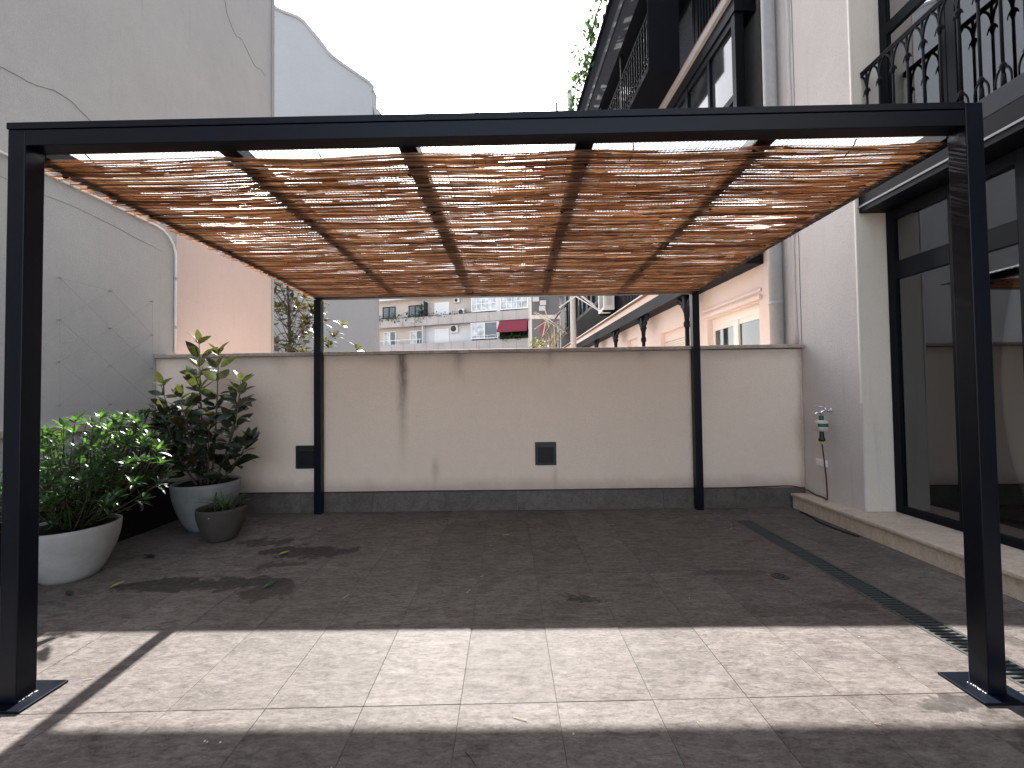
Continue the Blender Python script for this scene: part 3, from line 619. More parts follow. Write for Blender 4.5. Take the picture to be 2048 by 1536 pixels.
b = B(); b.add([(.95, 19.2, 3.55), (2.35, 19.2, 5.6), (2.5, 20.6, 5.75), (1.1, 20.6, 3.7), (.95, 19.2, 3.50), (2.35, 19.2, 5.55), (2.5, 20.6, 5.7), (1.1, 20.6, 3.65)], [(0, 1, 2, 3), (7, 6, 5, 4), (0, 4, 5, 1), (1, 5, 6, 2), (2, 6, 7, 3), (3, 7, 4, 0)]); b.build('roof_sheet', 'coping', lean)

# ================================================================== FAR APARTMENT BLOCK (own frame: x along the facade, -y towards us)
AT = math.atan2(41.4-46, 1.47+15.07); AP = thing('apartment_block', 'distant beige and white apartment block with long concrete balconies and red awning', 'building', (-15.07, 46, 0), AT, local=True)
L_ = 17.2
B().box(-3, 17.0, .9, 1.6, -.3, 13.4).build('wall', 'beige_f', AP)
B().box(5.25, 17.0, .82, .899, 6.3, 9.09).build('white_storey', 'white_f', AP)
B().box(-3, L_, 0, .898, 12.18, 12.5).build('top_slab', 'white_f', AP)
for (z0, z1) in [(9.10, 10.05), (6.0, 7.13)]:
    s_ = B().box(-3, L_, -.12, .02, z0, z1).build('balcony_parapet', 'concrete', AP); B().box(-3, L_, .021, .9, z0, z0+.2).build('balcony_slab', 'concrete', s_)
    k = -2.9
    while k < L_: B().box(k, k+.03, -.128, -.121, z0+.02, z1-.02).build('joint', 'crack', s_); k += 1.45
def apwin(x0, x1, z0, z1, kind, y=.9, name='window'):
    f = B(); t = .08 if kind != 'glaz' else .1
    f.box(x0, x0+t, y-.09, y-.001, z0, z1); f.box(x1-t, x1, y-.09, y-.001, z0, z1); f.box(x0+t, x1-t, y-.09, y-.001, z1-t, z1); f.box(x0+t, x1-t, y-.09, y-.001, z0, z0+t)
    if kind in ('win', 'dark'):
        xm = (x0+x1)/2; f.box(xm-.05, xm+.05, y-.09, y-.001, z0+t, z1-t)
        o = f.build(name, 'white_far' if kind == 'win' else 'iron', AP)
        B().box(x0+t, xm-.05, y-.05, y-.002, z0+t, z1-t).build('pane', 'curtain_glass' if kind == 'win' else 'farglass', o); B().box(xm+.05, x1-t, y-.05, y-.002, z0+t, z1-t).build('pane', 'farglass', o)
    elif kind == 'shut':
        o = f.build(name, 'white_far', AP); z = z1-t
        while z > z0+t+.1: B().box(x0+t, x1-t, y-.06, y-.002, z-.11, z-.01).build('slat', 'white_far', o); z -= .12
    else:
        n = max(2, round((x1-x0)/.62)); w = (x1-x0-2*t)/n
        for k in range(1, n): f.box(x0+t+w*k-.03, x0+t+w*k+.03, y-.08, y-.001, z0+t, z1-t)
        zm = z0+(z1-z0)*.42
        for k in range(n): f.box(x0+t+w*k+.03, x0+t+w*(k+1)-.03, y-.075, y-.001, zm-.03, zm+.03)
        o = f.build(name, 'white_far', AP)
        for k in range(n):
            for (q0, q1) in ((z0+t, zm-.03), (zm+.03, z1-t)): B().box(x0+t+w*k+.03, x0+t+w*(k+1)-.03, y-.04, y-.002, q0, q1).build('pane', 'curtain_glass', o)
    return o
apwin(-.29, 1.37, 10.2, 11.66, 'dark'); apwin(3.07, 4.72, 9.4, 11.61, 'dark'); apwin(6.3, 8.05, 9.4, 11.7, 'shut')
apwin(-.14, 1.42, 6.3, 8.8, 'win'); apwin(3.22, 4.84, 6.3, 8.73, 'win'); apwin(6.36, 8.04, 6.3, 8.72, 'shut', .815)
for (a, c, z0, z1) in [(11.0, 13.82, 10.2, 12.17), (14.23, 17.2, 10.2, 12.17), (11.0, 13.9, 7.3, 9.05)]: apwin(a, c, z0, z1, 'glaz' if z0 > 9 else 'win', .1, 'glazed_balcony')
B().box(13.83, 14.22, .0, .898, 9.31, 12.17).build('balcony_pier', 'white_f', AP); B().box(10.9, 10.98, .0, .81, 6.3, 9.09).build('balcony_pier', 'white_f', AP)
B().box(13.91, 14.1, .0, .81, 6.3, 9.09).build('balcony_pier', 'white_f', AP)
B().box(5.40, 5.46, .0, .89, 9.31, 11.8).build('divider', 'slab_grey', AP)
B().box(5.17, 5.249, .0, .89, 6.3, 9.09).build('divider', 'white_f', AP)
for (a, c, z0, z1, y) in [(8.71, 9.4, 11.5, 12.0, .6), (9.3, 10.05, 10.06, 10.75, .4), (4.85, 5.16, 8.38, 9.02, .6), (8.33, 9.2, 8.2, 9.05, .5)]:
    o = B().box(a, c, y, y+.28, z0, z1).build('air_conditioner_unit', 'ac', AP, bevel=.03)
    rr_ = min(c-a, z1-z0)*.38; f = B().lathe([(rr_*.2, 0), (rr_, 0), (rr_, .02), (rr_*.2, .02)], 0, 0, 16).build('fan', 'black_plastic', o); f.matrix_basis = Matrix.Translation(((a+c)/2-.05, y-.001, (z0+z1)/2)) @ Matrix.Rotation(R(90), 4, 'X')
for (x0, x1) in [(-.5, 5.1), (11.0, 13.8)]:
    rl = B().tube([(x0, -.05, 7.62), (x1, -.05, 7.62)], .03, 5).build('balcony_rail', 'white_far', AP)
    k = x0
    while k < x1: B().tube([(k, -.05, 7.13), (k, -.05, 7.62)], .02, 5).build('rail_post', 'white_far', rl); k += .9
aw = B().add([(14.2, .0, 9.08), (17.15, .0, 9.08), (17.3, -1.1, 7.95), (14.15, -1.1, 7.9), (14.2, .0, 9.04), (17.15, .0, 9.04), (17.3, -1.1, 7.91), (14.15, -1.1, 7.86)], [(0, 1, 2, 3), (7, 6, 5, 4), (0, 4, 5, 1), (1, 5, 6, 2), (2, 6, 7, 3), (3, 7, 4, 0)]).build('awning', 'red', AP)
B().box(14.15, 17.3, -1.115, -1.101, 7.70, 7.91).build('valance', 'red', aw); B().box(14.15, 17.2, .03, .05, 7.14, 9.03).build('shaded_opening', 'dark_void', AP)
rl = B().box(14.15, 17.25, -.16, -.125, 7.9, 7.96).build('iron_rail', 'iron', AP)
for k in range(26): B().box(14.2+.12*k, 14.22+.12*k, -.155, -.13, 7.1, 7.9).build('bar', 'iron', rl)
# grey building at the right of the block
gb2 = thing('grey_building', 'dark grey narrow building between the apartment block and the gallery facade', 'building', (4, 56, 0))
B().box(2.35, 9, 52, 60, -.3, 16.5).build('wall', 'grey_f', gb2); B().box(2.34, 9, 51.9, 51.999, 11.0, 11.5).build('string_course', 'concrete', gb2)
for (x, z) in [(2.5, 13.2), (3.4, 12.7), (3.3, 12.0)]: B().box(x, x+.8, 51.6, 51.99, z, z+.62).build('air_conditioner_unit', 'zinc', gb2, bevel=.03)
B().box(3.5, 4.0, 51.9, 51.99, 9.2, 10.6).build('red_shutter', 'red', gb2)

# ================================================================== PERGOLA
pg = thing('pergola', 'dark steel pergola with a roof of reed matting over the terrace', 'pergola', (-.1, 3.5, 0))
SH = .005; PW = .086
PX0, PX1, PY0, PY1 = -2.47, 2.29, 1.955, 5.022
posts = []
for (x0, y0, top, plate) in [(PX0, PY0, 2.7905, 1), (PX1-PW, PY0, 2.8245, 1), (PX0-.01, PY1, 2.665, 0), (PX1-PW+.01, PY1, 2.665, 0)]:
    p = B().box(x0, x0+PW, y0, y0+PW, .0125 if plate else .0, top+SH*(x0+.14)).build('post', 'steel', pg, bevel=.004)
    posts.append(p)
    if plate:
        inner = x0 < 0
        a0, a1 = (x0-.075, x0+PW+.075); B().box(a0, a1, y0-.05, y0+PW+.075, .0, .0122).build('base_plate', 'steel', p, bevel=.0015)
        b = B(); rw = random.Random(3 if inner else 8); xw = x0+PW+.004 if inner else x0-.004
        for k in range(9):
            yy = y0+.012+k*.0085+rw.uniform(-.003, .003); b.lathe([(.0005, 0), (rw.uniform(.003, .0055), .001), (.002, rw.uniform(.003, .005))], xw+rw.uniform(-.003, .003), yy, 7, z0=.0123)
        b.build('weld_bead', 'weld', p, True)
B().box(PX0+PW+.0005, PX1-PW-.0005, PY0+.001, PY0+PW-.001, 2.7115, 2.790).shear(SH).build('front_beam', 'steel', pg, bevel=.003)
B().box(PX0-.004, PX1-PW-.002, PY0-.004, PY0+PW+.02, 2.7915, 2.8245).shear(SH).build('flashing', 'steel', pg, bevel=.002)
for (x0) in (PX0+.002, PX1-PW-.002): B().box(x0, x0+PW, PY0+PW+.0005, PY1-.0005, 2.702, 2.785).shear(SH).build('side_beam', 'steel', pg, bevel=.003)
B().box(PX0-.008, PX1+.008, PY1-.001, PY1+PW, 2.668, 2.786).shear(SH*.4).build('back_beam', 'steel', pg, bevel=.003)
for xc in (-1.45, -.53, .375, 1.30): B().box(xc-.046, xc+.046, PY0+PW+.0005, PY1-.0015, 2.715, 2.780).shear(SH).build('rafter', 'steel', pg, bevel=.003)
B().box(PX0-.02, PX1+.02, 5.118, 5.345, 2.797, 2.806).shear(SH*.4).build('rear_flashing', 'steel', pg, bevel=.002)
# ribbed translucent sheet
nx = 4200; xs = np.linspace(PX0+.01, PX1-.01, nx); zz = 2.806+.0042*np.cos(2*np.pi*xs/.0118)+SH*(xs+.1)
ys = (PY0+PW+.03, 3.2, 4.4, 5.115); V = []; F = []
for j, y in enumerate(ys):
    for i in range(nx): V.append((xs[i], y, zz[i]))
for j in range(3):
    for i in range(nx-1): F.append((j*nx+i, j*nx+i+1, (j+1)*nx+i+1, (j+1)*nx+i))
B().add(V, F).build('roof_sheet', 'sheet', pg, True)
b = B(); x = PX0+.03
while x < PX1-.03:
    b.tube([(x, PY0+PW+.03, 2.797+SH*(x+.1)), (x, 3.5, 2.797+SH*(x+.1)), (x, 5.11, 2.797+SH*(x+.1))], .0036, 12); x += .0236
b.build('sheet_ribs', 'rib', pg, True, kind='stuff')
# reed matting: single reeds, joined
rng = np.random.default_rng(7); rows = []
bunch = rng.normal(0, 1, (64, 12))
def bun(x, y):
    u = (y-2.0)/3.1*60; w = (x+2.6)/5*10; i = np.clip(np.floor(u).astype(int), 0, 62); j = np.clip(np.floor(w).astype(int), 0, 10); fu = u-i; fw_ = w-j
    return (bunch[i, j]*(1-fu)*(1-fw_)+bunch[i+1, j]*fu*(1-fw_)+bunch[i, j+1]*(1-fu)*fw_+bunch[i+1, j+1]*fu*fw_)
def matz(x, y):
    xr = np.array([-2.43, -1.45, -.53, .375, 1.30, 2.25]); k = np.clip(np.searchsorted(xr, x)-1, 0, 4); f = (x-xr[k])/(xr[k+1]-xr[k])
    s = np.clip(np.sin(np.pi*f), 0, 1); fr = np.clip((2.45-y)/.4, 0, 1)
    return 2.694-.009*s*(.4+.6*np.sin(y*3.1+k*1.7)**2)-.004*fr*s+SH*(x+.1)*np.clip((5.2-y)/3, 0, 1)-.012*np.clip((y-4.2)/.8, 0, 1)
V = []; F = []; NS = 5; y = 2.062; nr = 0
def openness(x, y):                                            # worn places where the matting has thinned out
    o = 0.
    for (c0, w) in ((-1.72, .62), (-1.1, .25), (-.06, .34), (1.45, .55)): o = max(o, math.exp(-((x-c0)/w)**2))
    return o*(1.0 if y < 3.9 else max(.15, 1-(y-3.9)*.8))*(.25 if x < -2.25 or x > 2.0 else 1)
while y < 5.012:
    x = -2.47+rng.uniform(-.065, .05); xe = 2.20+rng.uniform(-.06, .065)
    while x < xe-.06:
        L = rng.uniform(.35, 1.25); x1 = min(x+L, xe)
        if rng.random() > .05+.34*openness((x+x1)/2, y):
            m = max(4, int((x1-x)/.14)+1); X = np.linspace(x, x1, m); rad = rng.uniform(.0016, .0039)
            tap = rng.choice((-1, 1)); rr_ = rad*(1+tap*np.linspace(-.2, .2, m))
            Y = y+rng.normal(0, .0024)+rng.normal(0, .0034)*np.linspace(-1, 1, m)+.0062*bun(X, np.full(m, y))+rng.normal(0, .0008, m)
            Z = matz(X, Y)+rng.uniform(-.007, .004)+rng.normal(0, .0010, m)
            k = len(V)
            for i in range(m):
                for q in range(NS):
                    a = 2*math.pi*q/NS+.3; V.append((X[i], Y[i]+rr_[i]*math.cos(a), Z[i]+rr_[i]*math.sin(a)))
            for i in range(m-1):
                for q in range(NS): F.append((k+i*NS+q, k+i*NS+(q+1) % NS, k+(i+1)*NS+(q+1) % NS, k+(i+1)*NS+q))
            F.append(tuple(range(k, k+NS))[::-1]); F.append(tuple(range(k+(m-1)*NS, k+m*NS))); nr += 1
        x = x1+rng.uniform(-.05, .01)
    y += rng.uniform(.0026, .0054)
mat_o = B().add(V, F).build('reed_matting', 'reed', pg, True, kind='stuff')
b = B(); x = -2.40
while x < 2.18:
    P = [(x+.006*math.sin(5*yy+x), yy, float(matz(np.array([x]), np.array([yy]))[0])-.0085+.002*math.sin(37*yy)) for yy in np.linspace(2.09, 5.01, 40)]
    b.tube(P, .0011, 3, False); x += .108
b.build('binding_wire', 'bind', mat_o, kind='stuff')
rk = random.Random(21)
for xc in (-2.42, -1.45, -.53, .375, 1.30, 2.12):
    for yy in (2.16, 2.75, 3.4, 4.1, 4.75):
        x0 = xc+rk.uniform(-.05, .05); y0 = yy+rk.uniform(-.1, .1); z0 = float(matz(np.array([x0]), np.array([y0]))[0])-.009
        b = B(); b.tube([(x0-.012, y0-.004, z0), (x0, y0, z0-.005), (x0+.012, y0+.004, z0)], [.003, .006, .003], 5); b.tube([(x0, y0, z0), (x0+rk.uniform(-.01, .01), y0-.012, z0-.014)], .002, 4); b.build('tie_knot', 'iron', mat_o)
for xx in (-2.2, -1.0, -.2, .62, 1.75):
    b = B(); b.tube([(xx, 2.045, 2.72), (xx+.01, 2.075, 2.70), (xx+.005, 2.13, 2.675)], .003, 5); b.build('tie_knot', 'iron', mat_o)

# ================================================================== TAP, TIMER, HOSES on the pier
PXF = 3.62
tp = thing('wall_tap', 'chrome lever tap on the mauve wall above the green and white timer', 'tap', (PXF, 4.69, 1.20))
q = (4.69, 1.215)
b = B(); b.tube([(PXF-.001, 4.69, 1.215), (PXF-.012, 4.69, 1.215)], .028, 16); b.build('wall_flange', 'chrome', tp, True)
b = B(); b.tube([(PXF-.01, 4.69, 1.215), (PXF-.07, 4.69, 1.213), (PXF-.105, 4.70, 1.200), (PXF-.112, 4.702, 1.16)], [.013, .014, .013, .012], 10); b.tube([(PXF-.06, 4.69, 1.21), (PXF-.06, 4.69, 1.245)], .012, 8); b.build('spout', 'chrome', tp, True)
b = B(); b.tube([(PXF-.06, 4.69, 1.245), (PXF-.09, 4.71, 1.262), (PXF-.15, 4.73, 1.262)], [.008, .009, .006], 8, flat=.6); b.tube([(PXF-.09, 4.705, 1.20), (PXF-.15, 4.72, 1.185), (PXF-.17, 4.725, 1.14)], [.009, .010, .006], 8); b.build('lever', 'chrome', tp, True)
tm = thing('watering_timer', 'pale box shaped watering timer with green band hanging below the tap', 'timer', (PXF-.10, 4.70, 1.0))
TX, TYc = PXF-.105, 4.70
b = B(); b.lathe([(.022, 0), (.024, .01), (.024, .045), (.02, .05)], TX, TYc, 14, z0=1.105); b.build('connector', 'green_plastic', tm, True)
b = B(); b.lathe([(.02, 0), (.052, .006), (.062, .03), (.062, .105), (.055, .125), (.02, .13)], TX, TYc, 20, z0=.975); b.build('body', 'pale_plastic', tm, True)
b = B(); a0 = R(200); pts = [(TX+.0635*math.cos(a0+R(12)*k), TYc+.0635*math.sin(a0+R(12)*k)) for k in range(13)]; b.prism(pts+[(TX, TYc)], 'z', 1.03, 1.068); b.build('band', 'green_plastic', tm)
b = B(); b.lathe([(.025, 0), (.034, .006), (.034, .035), (.026, .04), (.022, .10), (.022, .115)], TX, TYc, 16, z0=.862); b.build('hose_coupling', 'black_plastic', tm, True)
b = B(); b.lathe([(.016, 0), (.02, .008), (.02, .03)], TX, TYc, 12, z0=.832); b.build('clip', 'yellow', tm, True)
hs = spl([(TX, TYc, .835), (TX+.012, TYc-.012, .62), (TX+.02, TYc-.022, .42), (TX+.026, TYc-.02, .25), (TX+.035, TYc+.0, .196), (PXF-.022, TYc+.12, .194), (PXF-.022, 4.95, .194), (PXF-.03, 5.06, .22), (3.45, 5.096, .262), (3.2, 5.105, .262), (2.6, 5.108, .25), (1.5, 5.108, .252), (.3, 5.108, .249), (-1, 5.108, .252), (-2.2, 5.108, .249), (-3.2, 5.108, .251), (-4.4, 5.108, .25)], 8)
tag(B().tube(hs, .0075, 8).build('irrigation_hose', 'hose', smooth=True), 'thin dark red hose running from the timer along the top of the skirting', 'hose')
hs = spl([(3.38, 4.90, .008), (3.36, 4.7, .009), (3.31, 4.45, .008), (3.33, 4.2, .008), (3.36, 4.05, .010)], 8)
tag(B().tube(hs, .011, 8).build('hose_offcut', 'black_plastic', smooth=True), 'short black length of hose lying on the floor against the step', 'hose')
sp = thing('socket_cover', 'small white rectangular cover plate on the mauve wall left of the hose', 'cover plate', (PXF, 4.85, .55))
B().box(PXF-.014, PXF-.0005, 4.765, 4.93, .552, .63).build('plate', 'white_plate', sp, bevel=.003); B().box(PXF-.018, PXF-.0141, 4.775, 4.92, .56, .622).build('lid', 'white_plate', sp, bevel=.002)

# ================================================================== PLANTS
def leaf_data(L, Wd, curl=.25, fold=.18, n=6, pw=.9, tip=.55, pet=.1):
    V = []; F = []
    for i in range(n+1):
        t = i/n; w = Wd/2*(math.sin(math.pi*min(1, t**tip))**pw if 0 < t < 1 else 0.0)+.0006
        yy = L*(pet+t*(1-pet))*(1-.12*curl*t); z = -curl*L*t*t*.6
        V += [(-w, yy, z+fold*w), (0, yy, z), (w, yy, z+fold*w)]
    V = [(0, 0, 0)]*0+V
    for i in range(n):
        a = 3*i; F += [(a, a+1, a+4, a+3), (a+1, a+2, a+5, a+4)]
    k = len(V); V += [(-.0011, 0, 0), (.0011, 0, 0), (.0011, L*pet, 0), (-.0011, L*pet, 0)]; F.append((k, k+1, k+2, k+3))
    return V, F
def leaf_me(name, mat, *a, **k):
    V, F = leaf_data(*a, **k); me = bpy.data.meshes.new(name); me.from_pydata(V, [], F); me.polygons.foreach_set('use_smooth', [True]*len(F)); me.materials.append(MAT[mat]); me.update(); return me
def frame_mat(p, d, upv, s):
    d = Vector(d).normalized(); z = Vector(upv)-d*d.dot(Vector(upv))
    if z.length < 1e-3: z = Vector((1, 0, 0)).cross(d)
    z.normalize(); x = d.cross(z)
    return Matrix(((x.x*s, d.x*s, z.x*s, p[0]), (x.y*s, d.y*s, z.y*s, p[1]), (x.z*s, d.z*s, z.z*s, p[2]), (0, 0, 0, 1)))
def leaf_objs(mats, meshes, parent, rn):
    oo = org(parent)
    for m in mats:
        o = bpy.data.objects.new('leaf', rn.choice(meshes)); COL.objects.link(o); o.parent = parent; o.matrix_basis = Matrix.Translation(-oo) @ m
def leaf_join(mats, datas, name, mat, parent, rn, kind='stuff'):
    b = B()
    for m in mats:
        V, F = rn.choice(datas); b.add([m @ Vector(v) for v in V], F)
    return b.build(name, mat, parent, True, kind=kind)
def rosette(p, axis, n, rn, s0, spread=(35, 80)):
    axis = Vector(axis).normalized(); t = axis.orthogonal().normalized(); bq = axis.cross(t); out = []; a = rn.uniform(0, 6.28)
    for k in range(n):
        a += 2.4; e = R(rn.uniform(*spread)) * (.6+.4*k/n)
        d = axis*math.cos(e)+(t*math.cos(a)+bq*math.sin(a))*math.sin(e); d.z -= .1*k/n
        out.append(frame_mat(Vector(p)-axis*.012*k/n*3, d, axis+Vector((0, 0, .3)), s0*rn.uniform(.75, 1.15)*(.7+.3*k/n)))
    return out
CAMP = Vector((0, 0, 1.45))

def pot(name, lab, x, y, Rr, Hh, rb_, mat, thick=.022, soil=.022):
    t = thing(name, lab, 'plant pot', (x, y, 0)); n = 12; pr = []
    for i in range(n+1):
        u = i/n; pr.append((rb_+(Rr-rb_)*math.sin(math.pi/2*u)**.85, Hh*u))
    pr = [(rb_*.9, 0)]+pr+[(Rr-thick*.4, Hh+.006), (Rr-thick, Hh)]
    for i in range(6): u = 1-i/6*.5; pr.append((rb_+(Rr-rb_)*math.sin(math.pi/2*u)**.85-thick, Hh*u-.004))
    B().lathe(pr, x, y, 48).build('bowl', mat, t, True)
    rs = Rr-thick-.004; b = B(); rn = random.Random(int(x*100)); V = [(x, y, Hh-soil)]; F = []; nn = 40
    for j in range(1, 7):
        for k in range(nn): a = 2*math.pi*k/nn; V.append((x+rs*j/6*math.cos(a), y+rs*j/6*math.sin(a), Hh-soil+rn.uniform(-.008, .010)))
    for k in range(nn): F.append((0, 1+k, 1+(k+1) % nn))
    for j in range(5):
        for k in range(nn): a = 1+j*nn; F.append((a+k, a+nn+k, a+nn+(k+1) % nn, a+(k+1) % nn))
    b.add(V, F); b.build('soil', 'soil', t, True)
    return t
P1, P2, P3 = (-3.655, 3.356), (-3.447, 4.553), (-3.021, 4.20)
pot('bowl_planter', 'large pale grey bowl planter holding the bright green shrub beside the front post', *P1, .304, .422, .165, 'pot_white')
pot('bowl_planter', 'large blue grey bowl planter holding the magnolia in the back left corner', *P2, .321, .518, .155, 'pot_grey')
p3 = pot('bowl_planter', 'small dark brown bowl planter in front of the larger grey one', *P3, .223, .328, .12, 'pot_dark', .016, .03)
B().lathe([(.0, 0), (.009, .001), (.007, .004)], 0, 0, 12).build('metal_badge', 'chrome', p3).matrix_basis = Matrix.Translation((.03, -.2235, .27)) @ Matrix.Rotation(R(90), 4, 'X') @ Matrix.Translation(org(p3))

# --- green shrub in the pale bowl
rn = random.Random(11)
SHM = [leaf_me('leaf', 'leaf_shrub', .115, .031, c, f, pw=.8, tip=.75) for c, f in ((.15, .25), (.35, .3), (.6, .25), (.3, .1))]
SHD = [leaf_data(.115, .031, c, f, 4, .8, .75) for c, f in ((.15, .25), (.35, .3), (.6, .25))]
def shrub(name, lab, base, cen, rad, ntip, seed, obj_n, mesh=SHM, data=SHD, mat='leaf_shrub', s0=1., nl=(8, 12), group=None, floor_z=.5):
    rn = random.Random(seed); t = thing(name, lab, 'shrub', base, group=group); st = B(); ms = []; tips = []
    k = 0
    while len(tips) < ntip and k < 4000:
        k += 1
        u = Vector((rn.gauss(0, 1), rn.gauss(0, 1), rn.gauss(.25, 1))).normalized()*rn.uniform(.62, 1.04)
        p = Vector((cen[0]+u.x*rad[0], cen[1]+u.y*rad[1], cen[2]+u.z*rad[2]))
        if p.z < floor_z or p.x < -4.44 or any((p-q).length < .075*s0 for q in tips): continue
        tips.append(p)
    for p in tips:
        b0_ = Vector(base)+Vector((rn.uniform(-.09, .09), rn.uniform(-.07, .07), 0)); c_ = Vector((b0_.x*.4+p.x*.6, b0_.y*.4+p.y*.6, b0_.z*.55+p.z*.45))
        pts = bez(b0_, c_, p, 6); st.tube(pts, [.009, .007, .006, .005, .004, .0035, .003], 5)
        ax = (p-Vector((cen[0], cen[1], cen[2]-.35))).normalized()+Vector((0, .0, .55)); ms += rosette(p, ax, rn.randint(*nl), rn, s0)
        for e in (2, 3, 4, 5):
            q = pts[e]; a = rn.uniform(0, 6.28); ms.append(frame_mat(q, (math.cos(a), math.sin(a), rn.uniform(-.2, .5)), (0, 0, 1), s0*rn.uniform(.8, 1.15)))
    st.build('stems', 'twig', t, True)
    ms.sort(key=lambda m: (m.translation-CAMP).length - .8*m.translation.z)
    if obj_n: leaf_objs(ms[:obj_n], mesh, t, rn)
    if ms[obj_n:]: leaf_join(ms[obj_n:], data, 'foliage', mat, t, rn)
    return t
shrub('green_shrub', 'dense bright green shrub with rosettes of narrow leaves in the pale bowl', (P1[0], P1[1], .37), (P1[0]+.20, P1[1]-.02, .90), (.52, .42, .44), 112, 3, 298, floor_z=.52)
# --- black troughs with hedge plants along the left wall
for (y0, y1, lab) in [(3.62, 5.02, 'long black metal trough planter along the left wall behind the pots'), (2.0, 3.58, 'long black metal trough planter at the left picture edge')]:
    t = thing('trough_planter', lab, 'planter', (-4.25, (y0+y1)/2, 0), group='black troughs along the left wall')
    b = B(); b.box(-4.455, -4.03, y0, y0+.02, 0, .42); b.box(-4.455, -4.03, y1-.02, y1, 0, .42); b.box(-4.455, -4.435, y0+.02, y1-.02, 0, .42); b.box(-4.05, -4.03, y0+.02, y1-.02, 0, .42); b.build('box', 'plinth_black', t, bevel=.003)
    B().box(-4.434, -4.051, y0+.021, y1-.021, .02, .385).build('soil', 'soil', t)
shrub('green_shrub', 'dark green hedge shrub growing in the black trough behind the bowl planters', (-4.22, 4.45, .385), (-4.02, 4.42, .88), (.42, .55, .42), 84, 5, 0, floor_z=.48)
shrub('green_shrub', 'dark green hedge shrub in the trough behind the pale bowl planter', (-4.24, 3.75, .385), (-4.2, 3.72, .80), (.26, .42, .36), 30, 6, 0, floor_z=.48)
SMD = [leaf_data(.04, .016, .2, .2, 3, .8, .7), leaf_data(.035, .015, .4, .2, 3, .8, .7)]
shrub('small_leaf_shrub', 'dark small leaved shrub in the trough at the left picture edge', (-4.2, 2.85, .385), (-4.12, 2.95, .68), (.28, .55, .27), 150, 7, 0, data=SMD, mat='leaf_small', s0=1., nl=(9, 13), floor_z=.43)

# --- magnolia in the grey bowl
mg = thing('magnolia_plant', 'young magnolia with large dark glossy leaves in the blue grey bowl', 'plant', (P2[0], P2[1], .47)); rn = random.Random(17)
MGM = [leaf_me('leaf', 'leaf_mag', .225, w, c, f, pw=.75, tip=.72, pet=.13) for w, c, f in ((.088, .12, .22), (.096, .3, .3), (.082, .5, .2), (.092, -.1, .35))]
st = B(); ms = []
stems = [((-.02, .0), (-3.50, 4.50), 2.06, .011), ((.03, .02), (-3.27, 4.48), 1.93, .010), ((-.06, .03), (-3.92, 4.50), 1.60, .009), ((.06, -.02), (-3.00, 4.45), 1.62, .009), ((.0, .06), (-3.68, 4.72), 1.82, .008), ((.05, .05), (-3.20, 4.72), 1.50, .008), ((-.05, -.05), (-3.74, 4.34), 1.30, .008), ((.06, -.06), (-3.22, 4.28), 1.26, .008), ((.0, -.06), (-3.48, 4.22), 1.45, .008), ((.08, .02), (-2.90, 4.42), .97, .006), ((-.08, .0), (-3.95, 4.62), 1.28, .007)]
for (o, e, zt, r_) in stems:
    a = Vector((P2[0]+o[0], P2[1]+o[1], .46)); p = Vector((e[0], e[1], zt)); c_ = Vector((a.x*.25+p.x*.75+rn.uniform(-.05, .05), a.y*.4+p.y*.6, a.z*.55+p.z*.45))
    pts = bez(a, c_, p, 10); st.tube(pts, [r_*(1.25-.085*i) for i in range(11)], 7); ph = rn.uniform(0, 6.28)
    for i in range(2, 10):
        for _ in range(4 if i > 6 else 3):
            ph += 2.4; t_ = (pts[i+1 if i < 10 else 10]-pts[i-1]).normalized(); d = Vector((math.cos(ph), math.sin(ph)*.75, rn.uniform(-.35, 1.1)))+t_*.25
            if rn.random() < (.95 if i > 4 else .7): ms.append(frame_mat(pts[i]+Vector((0, 0, rn.uniform(-.03, .03))), d, (rn.gauss(0, .5), -rn.uniform(0., 1.3), .75), rn.uniform(.72, 1.1)))
    ms += rosette(p, (pts[-1]-pts[-3]).normalized()+Vector((0, 0, .5)), 5, rn, 1.0, (22, 75))
st.build('stems', 'bark', mg, True)
rn.shuffle(ms); leaf_objs(ms[:298], MGM, mg, rn)
# --- spider plant in the small bowl
spd = thing('tufted_plant', 'small tuft of arching grass like leaves in the dark bowl', 'plant', (P3[0], P3[1], .29)); rn = random.Random(5)
BL = [leaf_me('leaf', 'leaf_grass', l, .014, c, .4, n=7, pw=.5, tip=.8, pet=.02) for l, c in ((.27, .6), (.23, .4), (.33, .85))]
ms = []
for k in range(46):
    a = rn.uniform(0, 6.28); ms.append(frame_mat((P3[0]+.04+.05*rn.gauss(0, 1), P3[1]+.03*rn.gauss(0, 1), .296), (math.cos(a), math.sin(a), rn.uniform(.7, 2.2)), (0, 0, 1), rn.uniform(.7, 1.2)))
leaf_objs(ms, BL, spd, rn)
B().tube([(P3[0]+.02, P3[1], .29), (P3[0]+.01, P3[1]+.01, .37), (P3[0]-.005, P3[1]+.02, .43)], [.010, .008, .006], 6).build('stump', 'bark', spd, True)

